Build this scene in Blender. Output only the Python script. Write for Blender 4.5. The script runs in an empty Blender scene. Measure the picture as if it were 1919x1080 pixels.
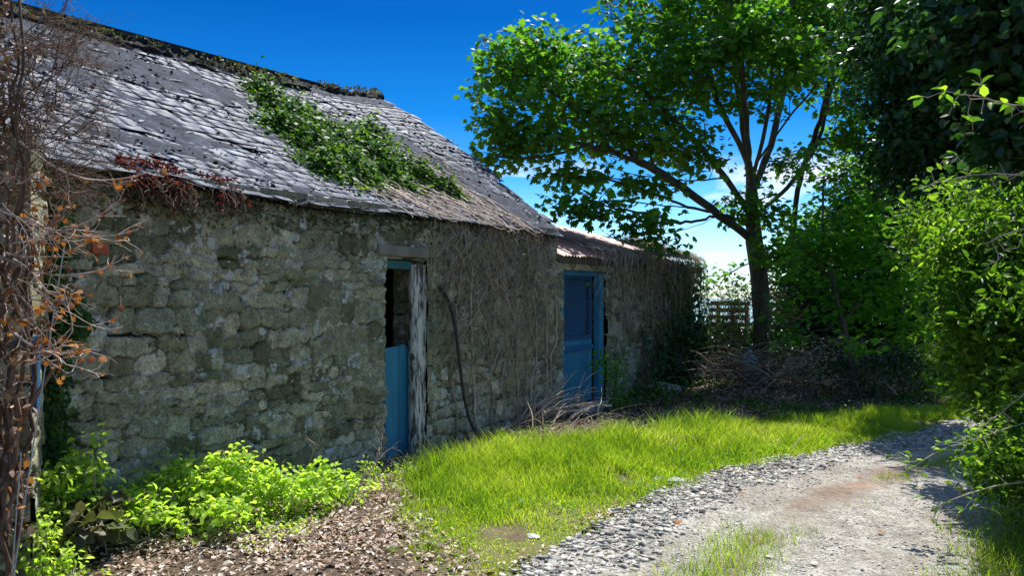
import bpy, math, random
import numpy as np
from mathutils import Vector, Matrix
S = bpy.context.scene
C = S.collection
R = math.radians
# ------------------------------------------------------------------ camera, sky, sun, exposure
F = 1500.0          # focal length in pixels of the 1919 px photograph
EYE = 1.6
HZ = 552.0
cd = bpy.data.cameras.new('camera'); cam = bpy.data.objects.new('camera', cd); C.objects.link(cam)
cam.location = (0, 0, EYE); cam.rotation_euler = (R(90), 0, 0)
cd.sensor_width = 36; cd.lens = 36*F/1919; cd.shift_y = (HZ-540)/1919; cd.clip_end = 9000; cd.clip_start = .05
S.camera = cam
SUN_EL, SUN_AZ = R(60), R(19)
w = bpy.data.worlds.new('World'); S.world = w; w.use_nodes = True
def mk_world():
    nt = w.node_tree; nt.nodes.clear(); N = nt.nodes.new; L = nt.links.new
    out = N('ShaderNodeOutputWorld'); bg = N('ShaderNodeBackground'); bg.inputs[1].default_value = .15
    sky = N('ShaderNodeTexSky'); sky.sky_type = 'NISHITA'; sky.sun_disc = False
    sky.sun_elevation = SUN_EL; sky.sun_rotation = SUN_AZ; sky.air_density = 1.0; sky.dust_density = .3; sky.ozone_density = 3
    tc = N('ShaderNodeTexCoord'); sep = N('ShaderNodeSeparateXYZ'); L(tc.outputs['Generated'], sep.inputs[0])
    # deep polarised blue at the top of the frame, pale at the horizon
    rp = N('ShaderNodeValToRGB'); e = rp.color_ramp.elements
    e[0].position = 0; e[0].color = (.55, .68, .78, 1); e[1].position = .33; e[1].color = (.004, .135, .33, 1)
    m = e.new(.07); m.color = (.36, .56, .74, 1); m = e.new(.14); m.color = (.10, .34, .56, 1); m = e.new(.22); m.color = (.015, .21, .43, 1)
    m = e.new(.46); m.color = (.02, .15, .36, 1); m = e.new(.72); m.color = (1.0, .98, .92, 1)  # unseen sky overhead whitened to add neutral fill light
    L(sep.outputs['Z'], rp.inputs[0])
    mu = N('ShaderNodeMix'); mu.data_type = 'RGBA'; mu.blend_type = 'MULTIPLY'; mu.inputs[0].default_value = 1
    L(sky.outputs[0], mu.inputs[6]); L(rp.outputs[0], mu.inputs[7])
    # low cumulus
    mp = N('ShaderNodeMapping'); mp.inputs['Scale'].default_value = (1.0, 1.0, 3.2); mp.inputs['Location'].default_value = (.35, .1, .1); L(tc.outputs['Generated'], mp.inputs[0])
    nz = N('ShaderNodeTexNoise'); nz.inputs['Scale'].default_value = 5.2; nz.inputs['Detail'].default_value = 7; nz.inputs['Roughness'].default_value = .55
    L(mp.outputs[0], nz.inputs[0])
    cr = N('ShaderNodeValToRGB'); cr.color_ramp.elements[0].position = .50; cr.color_ramp.elements[1].position = .62; L(nz.outputs[0], cr.inputs[0])
    band = N('ShaderNodeValToRGB'); b = band.color_ramp.elements
    b[0].position = .0; b[0].color = (.1, .1, .1, 1); b[1].position = .17; b[1].color = (0, 0, 0, 1)
    q = b.new(.09); q.color = (.8, .8, .8, 1); q = b.new(.14); q.color = (.7, .7, .7, 1)
    L(sep.outputs['Z'], band.inputs[0])
    mm = N('ShaderNodeMath'); mm.operation = 'MULTIPLY'; L(cr.outputs[0], mm.inputs[0]); L(band.outputs[0], mm.inputs[1])
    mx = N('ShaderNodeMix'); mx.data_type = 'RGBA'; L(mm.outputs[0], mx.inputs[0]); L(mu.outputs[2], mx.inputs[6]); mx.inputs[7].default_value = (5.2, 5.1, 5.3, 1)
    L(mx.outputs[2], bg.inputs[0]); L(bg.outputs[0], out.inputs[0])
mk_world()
sl = bpy.data.lights.new('sun', 'SUN'); sl.energy = 4.6; sl.angle = R(.55); sl.color = (1, .97, .91)
so = bpy.data.objects.new('sun', sl); C.objects.link(so)
SD = Vector((math.sin(SUN_AZ)*math.cos(SUN_EL), math.cos(SUN_AZ)*math.cos(SUN_EL), math.sin(SUN_EL)))
so.rotation_euler = SD.to_track_quat('Z', 'Y').to_euler()
S.view_settings.view_transform = 'Standard'; S.view_settings.look = 'None'; S.view_settings.exposure = 1.0; S.view_settings.gamma = 1
S.cycles.max_bounces = 6; S.cycles.diffuse_bounces = 3; S.cycles.transmission_bounces = 4; S.cycles.transparent_max_bounces = 4
S.cycles.use_denoising = True; S.cycles.sample_clamp_indirect = 6

# ------------------------------------------------------------------ helpers
rng = np.random.default_rng(7)
def A(*v): return np.array(v, float)
def at(px, py, Y): return A((px-960)/F*Y, Y, EYE+(HZ-py)/F*Y)
UP = A(0, 0, 1)
WO = A(-1.14, 7.8, 0); WU = A(.53, .848, 0); WU /= np.linalg.norm(WU); WN = A(WU[1], -WU[0], 0)   # front wall: origin, direction, outward normal
def wp(t, w=0, z=0): return WO + WU*t - WN*w + UP*z           # w = metres behind the wall face

_lat = {}
def noise(x, y, seed=0):
    k = seed
    if k not in _lat: _lat[k] = np.random.default_rng(1000+k).random((256, 256))
    g = _lat[k]; x = np.asarray(x, float); y = np.asarray(y, float)
    xi = np.floor(x).astype(int); yi = np.floor(y).astype(int); fx = x-xi; fy = y-yi
    fx = fx*fx*(3-2*fx); fy = fy*fy*(3-2*fy)
    a = g[xi % 256, yi % 256]; b = g[(xi+1) % 256, yi % 256]; c = g[xi % 256, (yi+1) % 256]; d = g[(xi+1) % 256, (yi+1) % 256]
    return (a*(1-fx)+b*fx)*(1-fy)+(c*(1-fx)+d*fx)*fy
def fbm(x, y, o=4, seed=0):
    s = 0; a = .5; f = 1
    for i in range(o): s = s+a*noise(np.asarray(x)*f+17*i, np.asarray(y)*f+31*i, seed+i); a *= .5; f *= 2.03
    return s/(1-.5**o)
def sst(a, b, x): u = np.clip((x-a)/(b-a), 0, 1); return u*u*(3-2*u)

def mesh_np(name, V, Fc, mat=None, parent=None, attrs=None, smooth=False, base=None):
    """V (n,3) world coords; Fc (m,k) equal-size faces"""
    V = np.asarray(V, float); Fc = np.asarray(Fc, np.int32)
    me = bpy.data.meshes.new(name)
    if base is not None: V = V-np.asarray(base)
    me.vertices.add(len(V)); me.vertices.foreach_set('co', V.astype(np.float32).ravel())
    m, k = Fc.shape
    me.loops.add(m*k); me.loops.foreach_set('vertex_index', Fc.ravel())
    me.polygons.add(m); me.polygons.foreach_set('loop_start', np.arange(0, m*k, k, dtype=np.int32))
    try: me.polygons.foreach_set('loop_total', np.full(m, k, dtype=np.int32))
    except Exception: pass
    if smooth: me.polygons.foreach_set('use_smooth', np.ones(m, bool))
    for an, av in (attrs or {}).items():
        at_ = me.attributes.new(an, 'FLOAT', 'POINT'); at_.data.foreach_set('value', np.asarray(av, np.float32).ravel())
    me.update(calc_edges=True); me.validate()
    o = bpy.data.objects.new(name, me); C.objects.link(o)
    if mat: me.materials.append(mat)
    if parent is not None:
        o.parent = parent
    if base is not None: o.location = base
    return o
def empty(name, loc=(0, 0, 0)):
    o = bpy.data.objects.new(name, None); C.objects.link(o); o.location = tuple(loc); o.empty_display_size = .2; return o
def part(name, V, Fc, mat, parent, **k):
    """part of an Empty thing, vertices given in world coordinates"""
    root = parent; off = np.zeros(3)
    while root is not None: off += np.array(root.location); root = root.parent
    o = mesh_np(name, np.asarray(V, float)-off, Fc, mat, parent, **k); return o
def tag(o, label=None, cat=None, group=None, kind=None):
    if label: o['label'] = label
    if cat: o['category'] = cat
    if group: o['group'] = group
    if kind: o['kind'] = kind
    return o
class MB:
    def __init__(s): s.V = []; s.F = []; s.n = 0; s.T = []
    def add(s, V, Fc, tone=None):
        V = np.asarray(V, float); Fc = np.asarray(Fc)
        if Fc.shape[1] == 3: Fc = np.concatenate([Fc, np.full((len(Fc), 1), -1)], 1)
        s.V.append(V); s.F.append(np.where(Fc >= 0, Fc+s.n, -1)); s.n += len(V)
        s.T.append(np.full(len(V), rng.random() if tone is None else tone))
    def box(s, O, u, v, w_, tone=None, jit=0):
        O, u, v, w_ = map(np.asarray, (O, u, v, w_))
        V = np.array([O+a*u+b*v+c*w_ for c in (0, 1) for b in (0, 1) for a in (0, 1)], float)
        if jit: V += rng.normal(0, jit, V.shape)
        s.add(V, [(0, 2, 3, 1), (4, 5, 7, 6), (0, 1, 5, 4), (2, 6, 7, 3), (0, 4, 6, 2), (1, 3, 7, 5)], tone)
    def build(s, name, mat, parent=None, smooth=False, base=None, bevel=0):
        V = np.concatenate(s.V); Fc = np.concatenate(s.F); T = np.concatenate(s.T)
        off = np.zeros(3); r = parent
        while r is not None: off += np.array(r.location); r = r.parent
        if base is not None: off = off+np.asarray(base)
        me = bpy.data.meshes.new(name)
        me.from_pydata((V-off).tolist(), [], [[int(i) for i in f if i >= 0] for f in Fc])
        a_ = me.attributes.new('tone', 'FLOAT', 'POINT'); a_.data.foreach_set('value', T.astype(np.float32))
        if smooth: me.polygons.foreach_set('use_smooth', np.ones(len(me.polygons), bool))
        me.materials.append(mat); o = bpy.data.objects.new(name, me); C.objects.link(o)
        if parent is not None: o.parent = parent
        if base is not None: o.location = base
        if bevel:
            b = o.modifiers.new('b', 'BEVEL'); b.width = bevel; b.segments = 2; b.limit_method = 'ANGLE'
        return o

def tubes(paths, radii, sides=5):
    """paths (n,k,3), radii (n,k) -> V,F"""
    P = np.asarray(paths, float); n, k, _ = P.shape; r = np.broadcast_to(np.asarray(radii, float), (n, k))
    T = np.gradient(P, axis=1); T /= np.linalg.norm(T, axis=2, keepdims=True)+1e-9
    ref = np.where(np.abs(T[..., 2:3]) > .9, A(1, 0, 0), A(0, 0, 1)); 
    ref = np.broadcast_to(np.where(np.abs(T.mean(1)[:, None, 2:3]) > .75, A(1, .2, 0), A(0, 0, 1)), T.shape)
    X = np.cross(T, ref); X /= np.linalg.norm(X, axis=2, keepdims=True)+1e-9; Y = np.cross(T, X)
    a = np.arange(sides)/sides*2*np.pi
    V = P[:, :, None]+r[..., None, None]*(X[:, :, None]*np.cos(a)[None, None, :, None]+Y[:, :, None]*np.sin(a)[None, None, :, None])
    i = np.arange(n)[:, None, None]*k*sides; j = np.arange(k-1)[None, :, None]*sides; q = np.arange(sides)[None, None, :]; q2 = (q+1) % sides
    Fc = np.stack([i+j+q, i+j+q2, i+j+sides+q2, i+j+sides+q], -1).reshape(-1, 4)
    return V.reshape(-1, 3), Fc
def wiggle(a, b, k=10, amp=.05, sag=0, r=rng):
    a = np.asarray(a, float); b = np.asarray(b, float); u = np.linspace(0, 1, k)[:, None]
    d = np.cumsum(r.normal(0, 1, (k, 3)), 0)/math.sqrt(k); d -= u*d[-1:]; d -= (1-u)*d[:1]
    P = a*(1-u)+b*u+d*amp; P[:, 2] -= sag*4*(u*(1-u))[:, 0]; return P

# ---- leaf templates: verts (k,3) with y along the leaf, z the normal; triangles
def lobed():
    an = [90, 68, 50, 26, 6, -20, -50, -90, -130, -160, 174, 154, 130, 112]
    ra = [.62, .36, .56, .30, .50, .34, .34, .20, .34, .34, .50, .30, .56, .36]
    V = [(0, 0, .03)]+[(r*math.cos(R(a_)), r*math.sin(R(a_))+.0, -.28*r*r) for a_, r in zip(an, ra)]
    V = np.array(V); V[:, 1] += .3
    n = len(an); return V, np.array([(0, 1+i, 1+(i+1) % n) for i in range(n)])
def oval(wd=.30, fold=.10):
    V = np.array([(0, 0, 0), (0, .5, -.02), (0, 1, -.12), (-wd, .3, fold), (-wd*.85, .68, fold*.6), (wd, .3, fold), (wd*.85, .68, fold*.6)], float)
    return V, np.array([(0, 1, 3), (3, 1, 4), (4, 1, 2), (0, 5, 1), (5, 6, 1), (6, 2, 1)])
LOBED = lobed(); OVAL = oval(); NARROW = oval(.2, .06)
def ivyleaf():
    V = np.array([(0, .25, 0), (0, 0, 0), (.38, .02, -.05), (.28, .38, 0), (0, .95, -.08), (-.28, .38, 0), (-.38, .02, -.05)], float)
    return V, np.array([(0, 1, 2), (0, 2, 3), (0, 3, 4), (0, 4, 5), (0, 5, 6), (0, 6, 1)])
IVY = ivyleaf()
def leaves(tmpl, P, Nrm, Dir, size, bend=.0, r=rng):
    """P (n,3) bases, Nrm approx normals, Dir approx growth direction"""
    V0, F0 = tmpl; n = len(P); P = np.asarray(P, float)
    Nn = Nrm/(np.linalg.norm(Nrm, axis=1, keepdims=True)+1e-9)
    D = Dir-Nn*(Dir*Nn).sum(1, keepdims=True); D /= np.linalg.norm(D, axis=1, keepdims=True)+1e-9
    X = np.cross(D, Nn); s = np.broadcast_to(np.asarray(size, float), (n,))[:, None, None]
    asp = r.uniform(.8, 1.15, (n, 1, 1)); cz = r.uniform(.2, 2.2, (n, 1, 1))
    V = P[:, None]+s*(X[:, None]*V0[None, :, 0:1]*asp+D[:, None]*V0[None, :, 1:2]+Nn[:, None]*V0[None, :, 2:3]*cz)
    Fc = (np.arange(n)[:, None, None]*len(V0)+F0[None]).reshape(-1, 3)
    return V.reshape(-1, 3), Fc, len(V0)
def rndv(n, r=rng): v = r.normal(size=(n, 3)); return v/np.linalg.norm(v, axis=1, keepdims=True)

# ------------------------------------------------------------------ materials
def newmat(name):
    m = bpy.data.materials.new(name); m.use_nodes = True; nt = m.node_tree; nt.nodes.clear(); return m, nt, nt.nodes.new, nt.links.new
def ramp(N, cols, pos=None, interp='LINEAR'):
    rp = N('ShaderNodeValToRGB'); e = rp.color_ramp.elements; rp.color_ramp.interpolation = interp
    pos = pos or [i/(len(cols)-1) for i in range(len(cols))]
    e[0].position = pos[0]; e[0].color = (*cols[0], 1); e[1].position = pos[-1]; e[1].color = (*cols[-1], 1)
    for p, c in zip(pos[1:-1], cols[1:-1]): q = e.new(p); q.color = (*c, 1)
    return rp
def mixc(N, L, f, a, b, mode='MIX'):
    m = N('ShaderNodeMix'); m.data_type = 'RGBA'; m.blend_type = mode
    for i, v in ((0, f), (6, a), (7, b)):
        if isinstance(v, (int, float)): m.inputs[i].default_value = v
        elif isinstance(v, tuple): m.inputs[i].default_value = (*v, 1)
        else: L(v, m.inputs[i])
    return m.outputs[2]
def nz(N, L, scale, detail=5, rough=.6, vec=None, stretch=None):
    t = N('ShaderNodeTexNoise'); t.inputs['Scale'].default_value = scale; t.inputs['Detail'].default_value = detail; t.inputs['Roughness'].default_value = rough
    tc = N('ShaderNodeTexCoord'); v = tc.outputs['Object']
    if stretch:
        mp = N('ShaderNodeMapping'); mp.inputs['Scale'].default_value = stretch; L(v, mp.inputs[0]); v = mp.outputs[0]
    L(v, t.inputs[0]); return t
def attr(N, name): a = N('ShaderNodeAttribute'); a.attribute_name = name; return a.outputs['Fac']
def surf(N, L, col, rough=.8, bump=None, bdist=.01, bstr=.6, spec=.3):
    p = N('ShaderNodeBsdfPrincipled'); o = N('ShaderNodeOutputMaterial'); L(p.outputs[0], o.inputs[0])
    if isinstance(col, tuple): p.inputs['Base Color'].default_value = (*col, 1)
    else: L(col, p.inputs['Base Color'])
    if isinstance(rough, (int, float)): p.inputs['Roughness'].default_value = rough
    else: L(rough, p.inputs['Roughness'])
    p.inputs['Specular IOR Level'].default_value = spec
    if bump is not None:
        b = N('ShaderNodeBump'); b.inputs['Distance'].default_value = bdist; b.inputs['Strength'].default_value = bstr
        L(bump, b.inputs['Height']); L(b.outputs[0], p.inputs['Normal'])
    return p
def leafmat(name, cols, trans=.5, rough=.5, pos=None, tcol=1.6, spec=.22):
    m, nt, N, L = newmat(name)
    rp = ramp(N, cols, pos); L(attr(N, 'tone'), rp.inputs[0])
    n1 = nz(N, L, 40, 2); c = mixc(N, L, .35, rp.outputs[0], n1.outputs[0], 'OVERLAY')
    p = N('ShaderNodeBsdfPrincipled'); L(c, p.inputs['Base Color']); p.inputs['Roughness'].default_value = rough; p.inputs['Specular IOR Level'].default_value = spec
    t = N('ShaderNodeBsdfTranslucent'); g = mixc(N, L, 1.0, c, (tcol*1.05, tcol*1.12, tcol*.45), 'MULTIPLY'); L(g, t.inputs[0])
    mx = N('ShaderNodeMixShader'); mx.inputs[0].default_value = trans; L(p.outputs[0], mx.inputs[1]); L(t.outputs[0], mx.inputs[2])
    o = N('ShaderNodeOutputMaterial'); L(mx.outputs[0], o.inputs[0]); return m
def simple(name, c1, c2, scale=8, rough=.8, bscale=40, bdist=.006, stretch=None, spec=.3, tone=True):
    m, nt, N, L = newmat(name)
    n1 = nz(N, L, scale, 6, .65, stretch=stretch); rp = ramp(N, [c1, c2], [.3, .7]); L(n1.outputs[0], rp.inputs[0])
    c = rp.outputs[0]
    if tone:
        tr = ramp(N, [(.5, .5, .5), (1.9, 1.88, 1.8)] if 'chips' in name else [(.6, .6, .6), (1.25, 1.25, 1.25)]); L(attr(N, 'tone'), tr.inputs[0]); c = mixc(N, L, 1., c, tr.outputs[0], 'MULTIPLY')
    n2 = nz(N, L, bscale, 6, .7, stretch=stretch); surf(N, L, c, rough, n2.outputs[0], bdist, .7, spec); return m

def m_stone(name='rubble_stone', gain=1.0):
    m, nt, N, L = newmat(name)
    rp = ramp(N, [(.14, .14, .085), (.32, .30, .19), (.20, .215, .15), (.44, .41, .28), (.28, .28, .20), (.54, .50, .38)], [0, .25, .45, .65, .82, 1]); L(attr(N, 'tone'), rp.inputs[0])
    n1 = nz(N, L, 9, 7, .7); r1 = ramp(N, [(.6, .6, .58), (1.45, 1.42, 1.32)], [.36, .66]); L(n1.outputs[0], r1.inputs[0])
    c = mixc(N, L, 1., rp.outputs[0], r1.outputs[0], 'MULTIPLY')
    n5 = nz(N, L, 60, 5, .8); r5 = ramp(N, [(.5, .5, .5), (1.4, 1.4, 1.4)], [.38, .62]); L(n5.outputs[0], r5.inputs[0]); c = mixc(N, L, 1., c, r5.outputs[0], 'MULTIPLY')
    # mortar
    n2 = nz(N, L, 30, 6, .75); r2 = ramp(N, [(.20, .18, .13), (.74, .69, .58)], [.38, .62]); L(n2.outputs[0], r2.inputs[0])
    c = mixc(N, L, attr(N, 'mort'), c, r2.outputs[0])
    # green algae low down / in patches
    n3 = nz(N, L, 2.2, 5, .6); r3 = ramp(N, [(0, 0, 0), (.5, .5, .5)], [.52, .68]); L(n3.outputs[0], r3.inputs[0]); c = mixc(N, L, r3.outputs[0], c, (.11, .13, .05))
    # lichen
    n4 = nz(N, L, 120, 3, .7); r4 = ramp(N, [(.30, .31, .27), (.66, .68, .64)], [.35, .6]); L(n4.outputs[0], r4.inputs[0]); n6 = nz(N, L, 55, 5, .75); la = N('ShaderNodeMath'); la.operation = 'MULTIPLY_ADD'; L(n6.outputs[0], la.inputs[0]); la.inputs[1].default_value = 1.1; L(attr(N, 'lich'), la.inputs[2])
    lr = ramp(N, [(0, 0, 0), (.9, .9, .9)], [.93, 1.02]); L(la.outputs[0], lr.inputs[0]); c = mixc(N, L, lr.outputs[0], c, r4.outputs[0])
    nb = nz(N, L, 34, 9, .72); surf(N, L, c, .92, nb.outputs[0], .022, .9, .2); return m
M = {}
M['stone'] = m_stone()
M['wood'] = simple('weathered_wood', (.10, .085, .065), (.26, .235, .19), 5, .85, 30, .006, (1, 1, .12))
M['void'] = simple('near_black_plaster', (.01, .01, .009), (.02, .019, .017), 3, .95, 20)  # near black colour for inner walls, roof boards and pier core
def m_paint(name, c1, c2, flake, fl=(.55, .66), stretch=(1, 1, .25)):
    m, nt, N, L = newmat(name)
    n1 = nz(N, L, 6, 6, .65, stretch=stretch); rp = ramp(N, [c1, c2], [.3, .7]); L(n1.outputs[0], rp.inputs[0])
    n2 = nz(N, L, 26, 8, .7, stretch=stretch); r2 = ramp(N, [(0, 0, 0), (1, 1, 1)], list(fl)); L(n2.outputs[0], r2.inputs[0])
    c = mixc(N, L, r2.outputs[0], rp.outputs[0], flake)
    n3 = nz(N, L, 60, 8, .7, stretch=(1, 1, .12)); surf(N, L, c, .6, n3.outputs[0], .006, .8, .35); return m
M['blue'] = m_paint('faded_blue_paint', (.022, .165, .28), (.05, .275, .41), (.20, .22, .20), (.60, .74))
M['blue_dark'] = m_paint('dark_blue_paint', (.012, .085, .20), (.025, .15, .33), (.12, .17, .2), (.60, .72))
M['white_paint'] = m_paint('peeling_white_paint', (.50, .48, .42), (.66, .65, .60), (.07, .055, .04), (.47, .56), (1, 1, .15))
def m_slate():
    m, nt, N, L = newmat('old_slate')
    rp = ramp(N, [(.03, .04, .062), (.055, .07, .105), (.04, .052, .082), (.085, .105, .15), (.21, .24, .29)], [0, .3, .6, .86, 1]); L(attr(N, 'tone'), rp.inputs[0])
    n1 = nz(N, L, 14, 7, .72); r1 = ramp(N, [(.5, .5, .52), (1.6, 1.6, 1.6)], [.3, .7]); L(n1.outputs[0], r1.inputs[0]); c = mixc(N, L, 1., rp.outputs[0], r1.outputs[0], 'MULTIPLY')
    n2 = nz(N, L, 38, 5, .7); r2 = ramp(N, [(0, 0, 0), (.75, .75, .75)], [.60, .72]); L(n2.outputs[0], r2.inputs[0]); c = mixc(N, L, r2.outputs[0], c, (.30, .32, .34))
    rr = N('ShaderNodeMapRange'); rr.inputs[3].default_value = .42; rr.inputs[4].default_value = .80; L(n1.outputs[0], rr.inputs[0])
    nb = nz(N, L, 50, 6, .7); surf(N, L, c, rr.outputs[0], nb.outputs[0], .006, .8, .42); return m
M['slate'] = m_slate()
def m_skim():
    m, nt, N, L = newmat('cement_skim')
    n1 = nz(N, L, 5, 8, .75); rp = ramp(N, [(.018, .023, .036), (.05, .062, .092), (.14, .165, .21)], [.36, .54, .70]); L(n1.outputs[0], rp.inputs[0])
    n2 = nz(N, L, 45, 6, .8); r2 = ramp(N, [(.45, .45, .45), (1.6, 1.6, 1.6)], [.38, .62]); L(n2.outputs[0], r2.inputs[0]); c = mixc(N, L, 1., rp.outputs[0], r2.outputs[0], 'MULTIPLY')
    nb = nz(N, L, 26, 9, .8); surf(N, L, c, .8, nb.outputs[0], .05, 1., .2); return m
M['skim'] = m_skim()
M['ridge'] = simple('mossy_ridge_mortar', (.012, .013, .012), (.05, .052, .045), 12, .95, 30, .03)
def m_tin():
    m, nt, N, L = newmat('rusty_corrugated_tin')
    n1 = nz(N, L, 3, 8, .7, stretch=(1, 1, 1)); rp = ramp(N, [(.09, .028, .016), (.24, .085, .05), (.34, .19, .15), (.14, .06, .045)], [.3, .45, .6, .72]); L(n1.outputs[0], rp.inputs[0])
    nb = nz(N, L, 40, 6, .7); surf(N, L, rp.outputs[0], .6, nb.outputs[0], .006, .6, .5); return m
M['tin'] = m_tin()
M['bark'] = simple('grey_green_bark', (.035, .032, .022), (.13, .12, .085), 7, .9, 26, .02, (1, 1, .35))
M['bark_dark'] = simple('dark_bark', (.02, .018, .013), (.07, .062, .045), 7, .9, 26, .02, (1, 1, .35))
M['twig'] = simple('dead_twig', (.24, .18, .12), (.54, .44, .33), 10, .8, 60, .002)
M['twig_pale'] = simple('pale_twig', (.30, .22, .17), (.58, .46, .38), 10, .7, 60, .002)
M['twig_dark'] = simple('dark_twig', (.06, .035, .02), (.20, .12, .075), 10, .8, 60, .002)
M['rubber'] = simple('black_rubber', (.006, .007, .009), (.014, .016, .022), 10, .35, 30, .001, spec=.5)
M['wire'] = simple('galvanised_wire', (.25, .27, .26), (.45, .48, .46), 20, .5, 30, .0005)
M['mesh_wire'] = simple('rusty_mesh_wire', (.05, .07, .07), (.13, .15, .14), 20, .6, 30, .0005)
M['rubble'] = simple('angular_slate_chips', (.13, .125, .115), (.37, .35, .32), 9, .85, 40, .006)
M['rock'] = simple('slate_rubble', (.20, .20, .20), (.50, .49, .47), 9, .85, 40, .006)
M['brick'] = simple('red_brick', (.25, .06, .03), (.36, .11, .06), 9, .9, 40, .006)
M['sack'] = simple('plastic_sack', (.22, .32, .42), (.55, .60, .66), 12, .35, 14, .01, spec=.5)
M['syc'] = leafmat('sycamore_leaf', [(.03, .10, .012), (.055, .16, .016), (.09, .22, .022), (.14, .27, .035)], .48, .5, tcol=1.6)
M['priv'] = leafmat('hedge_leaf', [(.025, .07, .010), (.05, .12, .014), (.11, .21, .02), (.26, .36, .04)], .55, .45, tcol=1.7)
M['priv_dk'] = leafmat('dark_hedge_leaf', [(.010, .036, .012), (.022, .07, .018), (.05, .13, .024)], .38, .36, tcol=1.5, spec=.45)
M['elder'] = leafmat('elder_leaf', [(.05, .16, .015), (.09, .24, .02), (.15, .33, .03)], .58, .5, tcol=1.8)
M['ivy'] = leafmat('ivy_leaf', [(.014, .045, .010), (.035, .095, .014), (.085, .175, .02), (.20, .29, .05)], .38, .5, tcol=1.5, spec=.15)
M['rose'] = leafmat('rose_leaf', [(.17, .30, .03), (.32, .47, .06), (.50, .60, .15)], .55, .5, tcol=1.6)
M['dull_leaf'] = leafmat('dull_leaf', [(.05, .06, .03), (.10, .09, .05), (.09, .13, .05)], .3, .5)
M['orange_leaf'] = leafmat('dry_orange_leaf', [(.12, .045, .02), (.30, .10, .03), (.46, .20, .07)], .4, .7, tcol=1.2)
M['red_leaf'] = leafmat('dark_red_stonecrop', [(.05, .012, .012), (.11, .02, .022), (.20, .04, .035)], .3, .5, tcol=1.0)
M['litter'] = leafmat('leaf_litter', [(.10, .07, .05), (.28, .17, .11), (.42, .32, .25), (.66, .60, .54)], .12, .55, tcol=.8)
M['grass'] = leafmat('grass_blade', [(.10, .18, .02), (.24, .36, .03), (.40, .47, .06), (.58, .52, .30)], .5, .55, [0, .35, .78, 1], 1.3)

def m_ground():
    m, nt, N, L = newmat('soil_and_litter')
    n1 = nz(N, L, 3, 8, .7); rp = ramp(N, [(.045, .034, .022), (.10, .075, .05), (.17, .125, .09)], [.3, .5, .7]); L(n1.outputs[0], rp.inputs[0])
    n2 = nz(N, L, 60, 4, .8); r2 = ramp(N, [(.4, .4, .4), (1.7, 1.65, 1.6)], [.35, .65]); L(n2.outputs[0], r2.inputs[0]); c = mixc(N, L, 1., rp.outputs[0], r2.outputs[0], 'MULTIPLY')
    n3 = nz(N, L, 1.1, 5, .6); r3 = ramp(N, [(0, 0, 0), (1, 1, 1)], [.45, .6]); L(n3.outputs[0], r3.inputs[0])
    c = mixc(N, L, attr(N, 'green'), c, mixc(N, L, n1.outputs[0], (.10, .12, .03), (.22, .20, .09)))
    nb = nz(N, L, 30, 8, .75); surf(N, L, c, .95, nb.outputs[0], .03, .9, .2); return m
M['ground'] = m_ground()
def m_track():
    m, nt, N, L = newmat('worn_track')
    n1 = nz(N, L, 1.6, 8, .7); rp = ramp(N, [(.28, .26, .22), (.385, .36, .31), (.48, .455, .40)], [.3, .5, .72]); L(n1.outputs[0], rp.inputs[0])
    v = N('ShaderNodeTexVoronoi'); v.inputs['Scale'].default_value = 70; tc = N('ShaderNodeTexCoord'); L(tc.outputs['Object'], v.inputs[0])
    hs = N('ShaderNodeSeparateColor'); L(v.outputs['Color'], hs.inputs[0]); r2 = ramp(N, [(.5, .5, .5), (1.0, 1.0, 1.0), (1.45, 1.45, 1.45)]); L(hs.outputs[0], r2.inputs[0])
    c = mixc(N, L, .8, rp.outputs[0], r2.outputs[0], 'MULTIPLY')
    n4 = nz(N, L, 9, 6, .7); r4 = ramp(N, [(.7, .68, .64), (1.2, 1.2, 1.2)], [.35, .6]); L(n4.outputs[0], r4.inputs[0]); c = mixc(N, L, 1., c, r4.outputs[0], 'MULTIPLY')
    n3 = nz(N, L, 25, 6, .7); r3 = ramp(N, [(.16, .11, .08), (.34, .26, .19)], [.35, .65]); L(n3.outputs[0], r3.inputs[0]); c = mixc(N, L, attr(N, 'dirt'), c, r3.outputs[0])
    c = mixc(N, L, attr(N, 'red'), c, (.50, .27, .19))
    nb = nz(N, L, 90, 6, .8); ad = N('ShaderNodeMath'); ad.operation = 'ADD'; L(nb.outputs[0], ad.inputs[0]); L(v.outputs['Distance'], ad.inputs[1])
    surf(N, L, c, .9, ad.outputs[0], .016, 1., .25); return m
M['track'] = m_track()

# ------------------------------------------------------------------ ground, track, sea
TR = np.array([(-2.4, -1.5), (-.8, 1.2), (.1, 2.6), (.89, 3.88), (1.43, 4.65), (2.07, 5.70), (2.64, 6.26), (3.33, 6.87), (4.48, 7.70), (5.90, 8.75), (8.9, 10.9), (20., 17.)])   # track centre line
TW = np.array([1.9, 1.9, 1.8, 1.75, 1.75, 1.75, 1.75, 1.75, 1.8, 1.85, 2.0, 2.0])
def densify(P, step):
    P = np.asarray(P, float); d = np.r_[0, np.cumsum(np.linalg.norm(np.diff(P[:, :2], axis=0), axis=1))]; n = int(d[-1]/step)+1; u = np.linspace(0, d[-1], n)
    k = np.array([.25, .5, .25]); Q = np.stack([np.interp(u, d, P[:, i]) for i in range(P.shape[1])], 1)
    m_ = max(1, int(.6/step))
    for _ in range(m_*3): Q[1:-1] = .25*Q[:-2]+.5*Q[1:-1]+.25*Q[2:]
    return Q
TC = densify(np.c_[TR, TW], .05)
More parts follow.
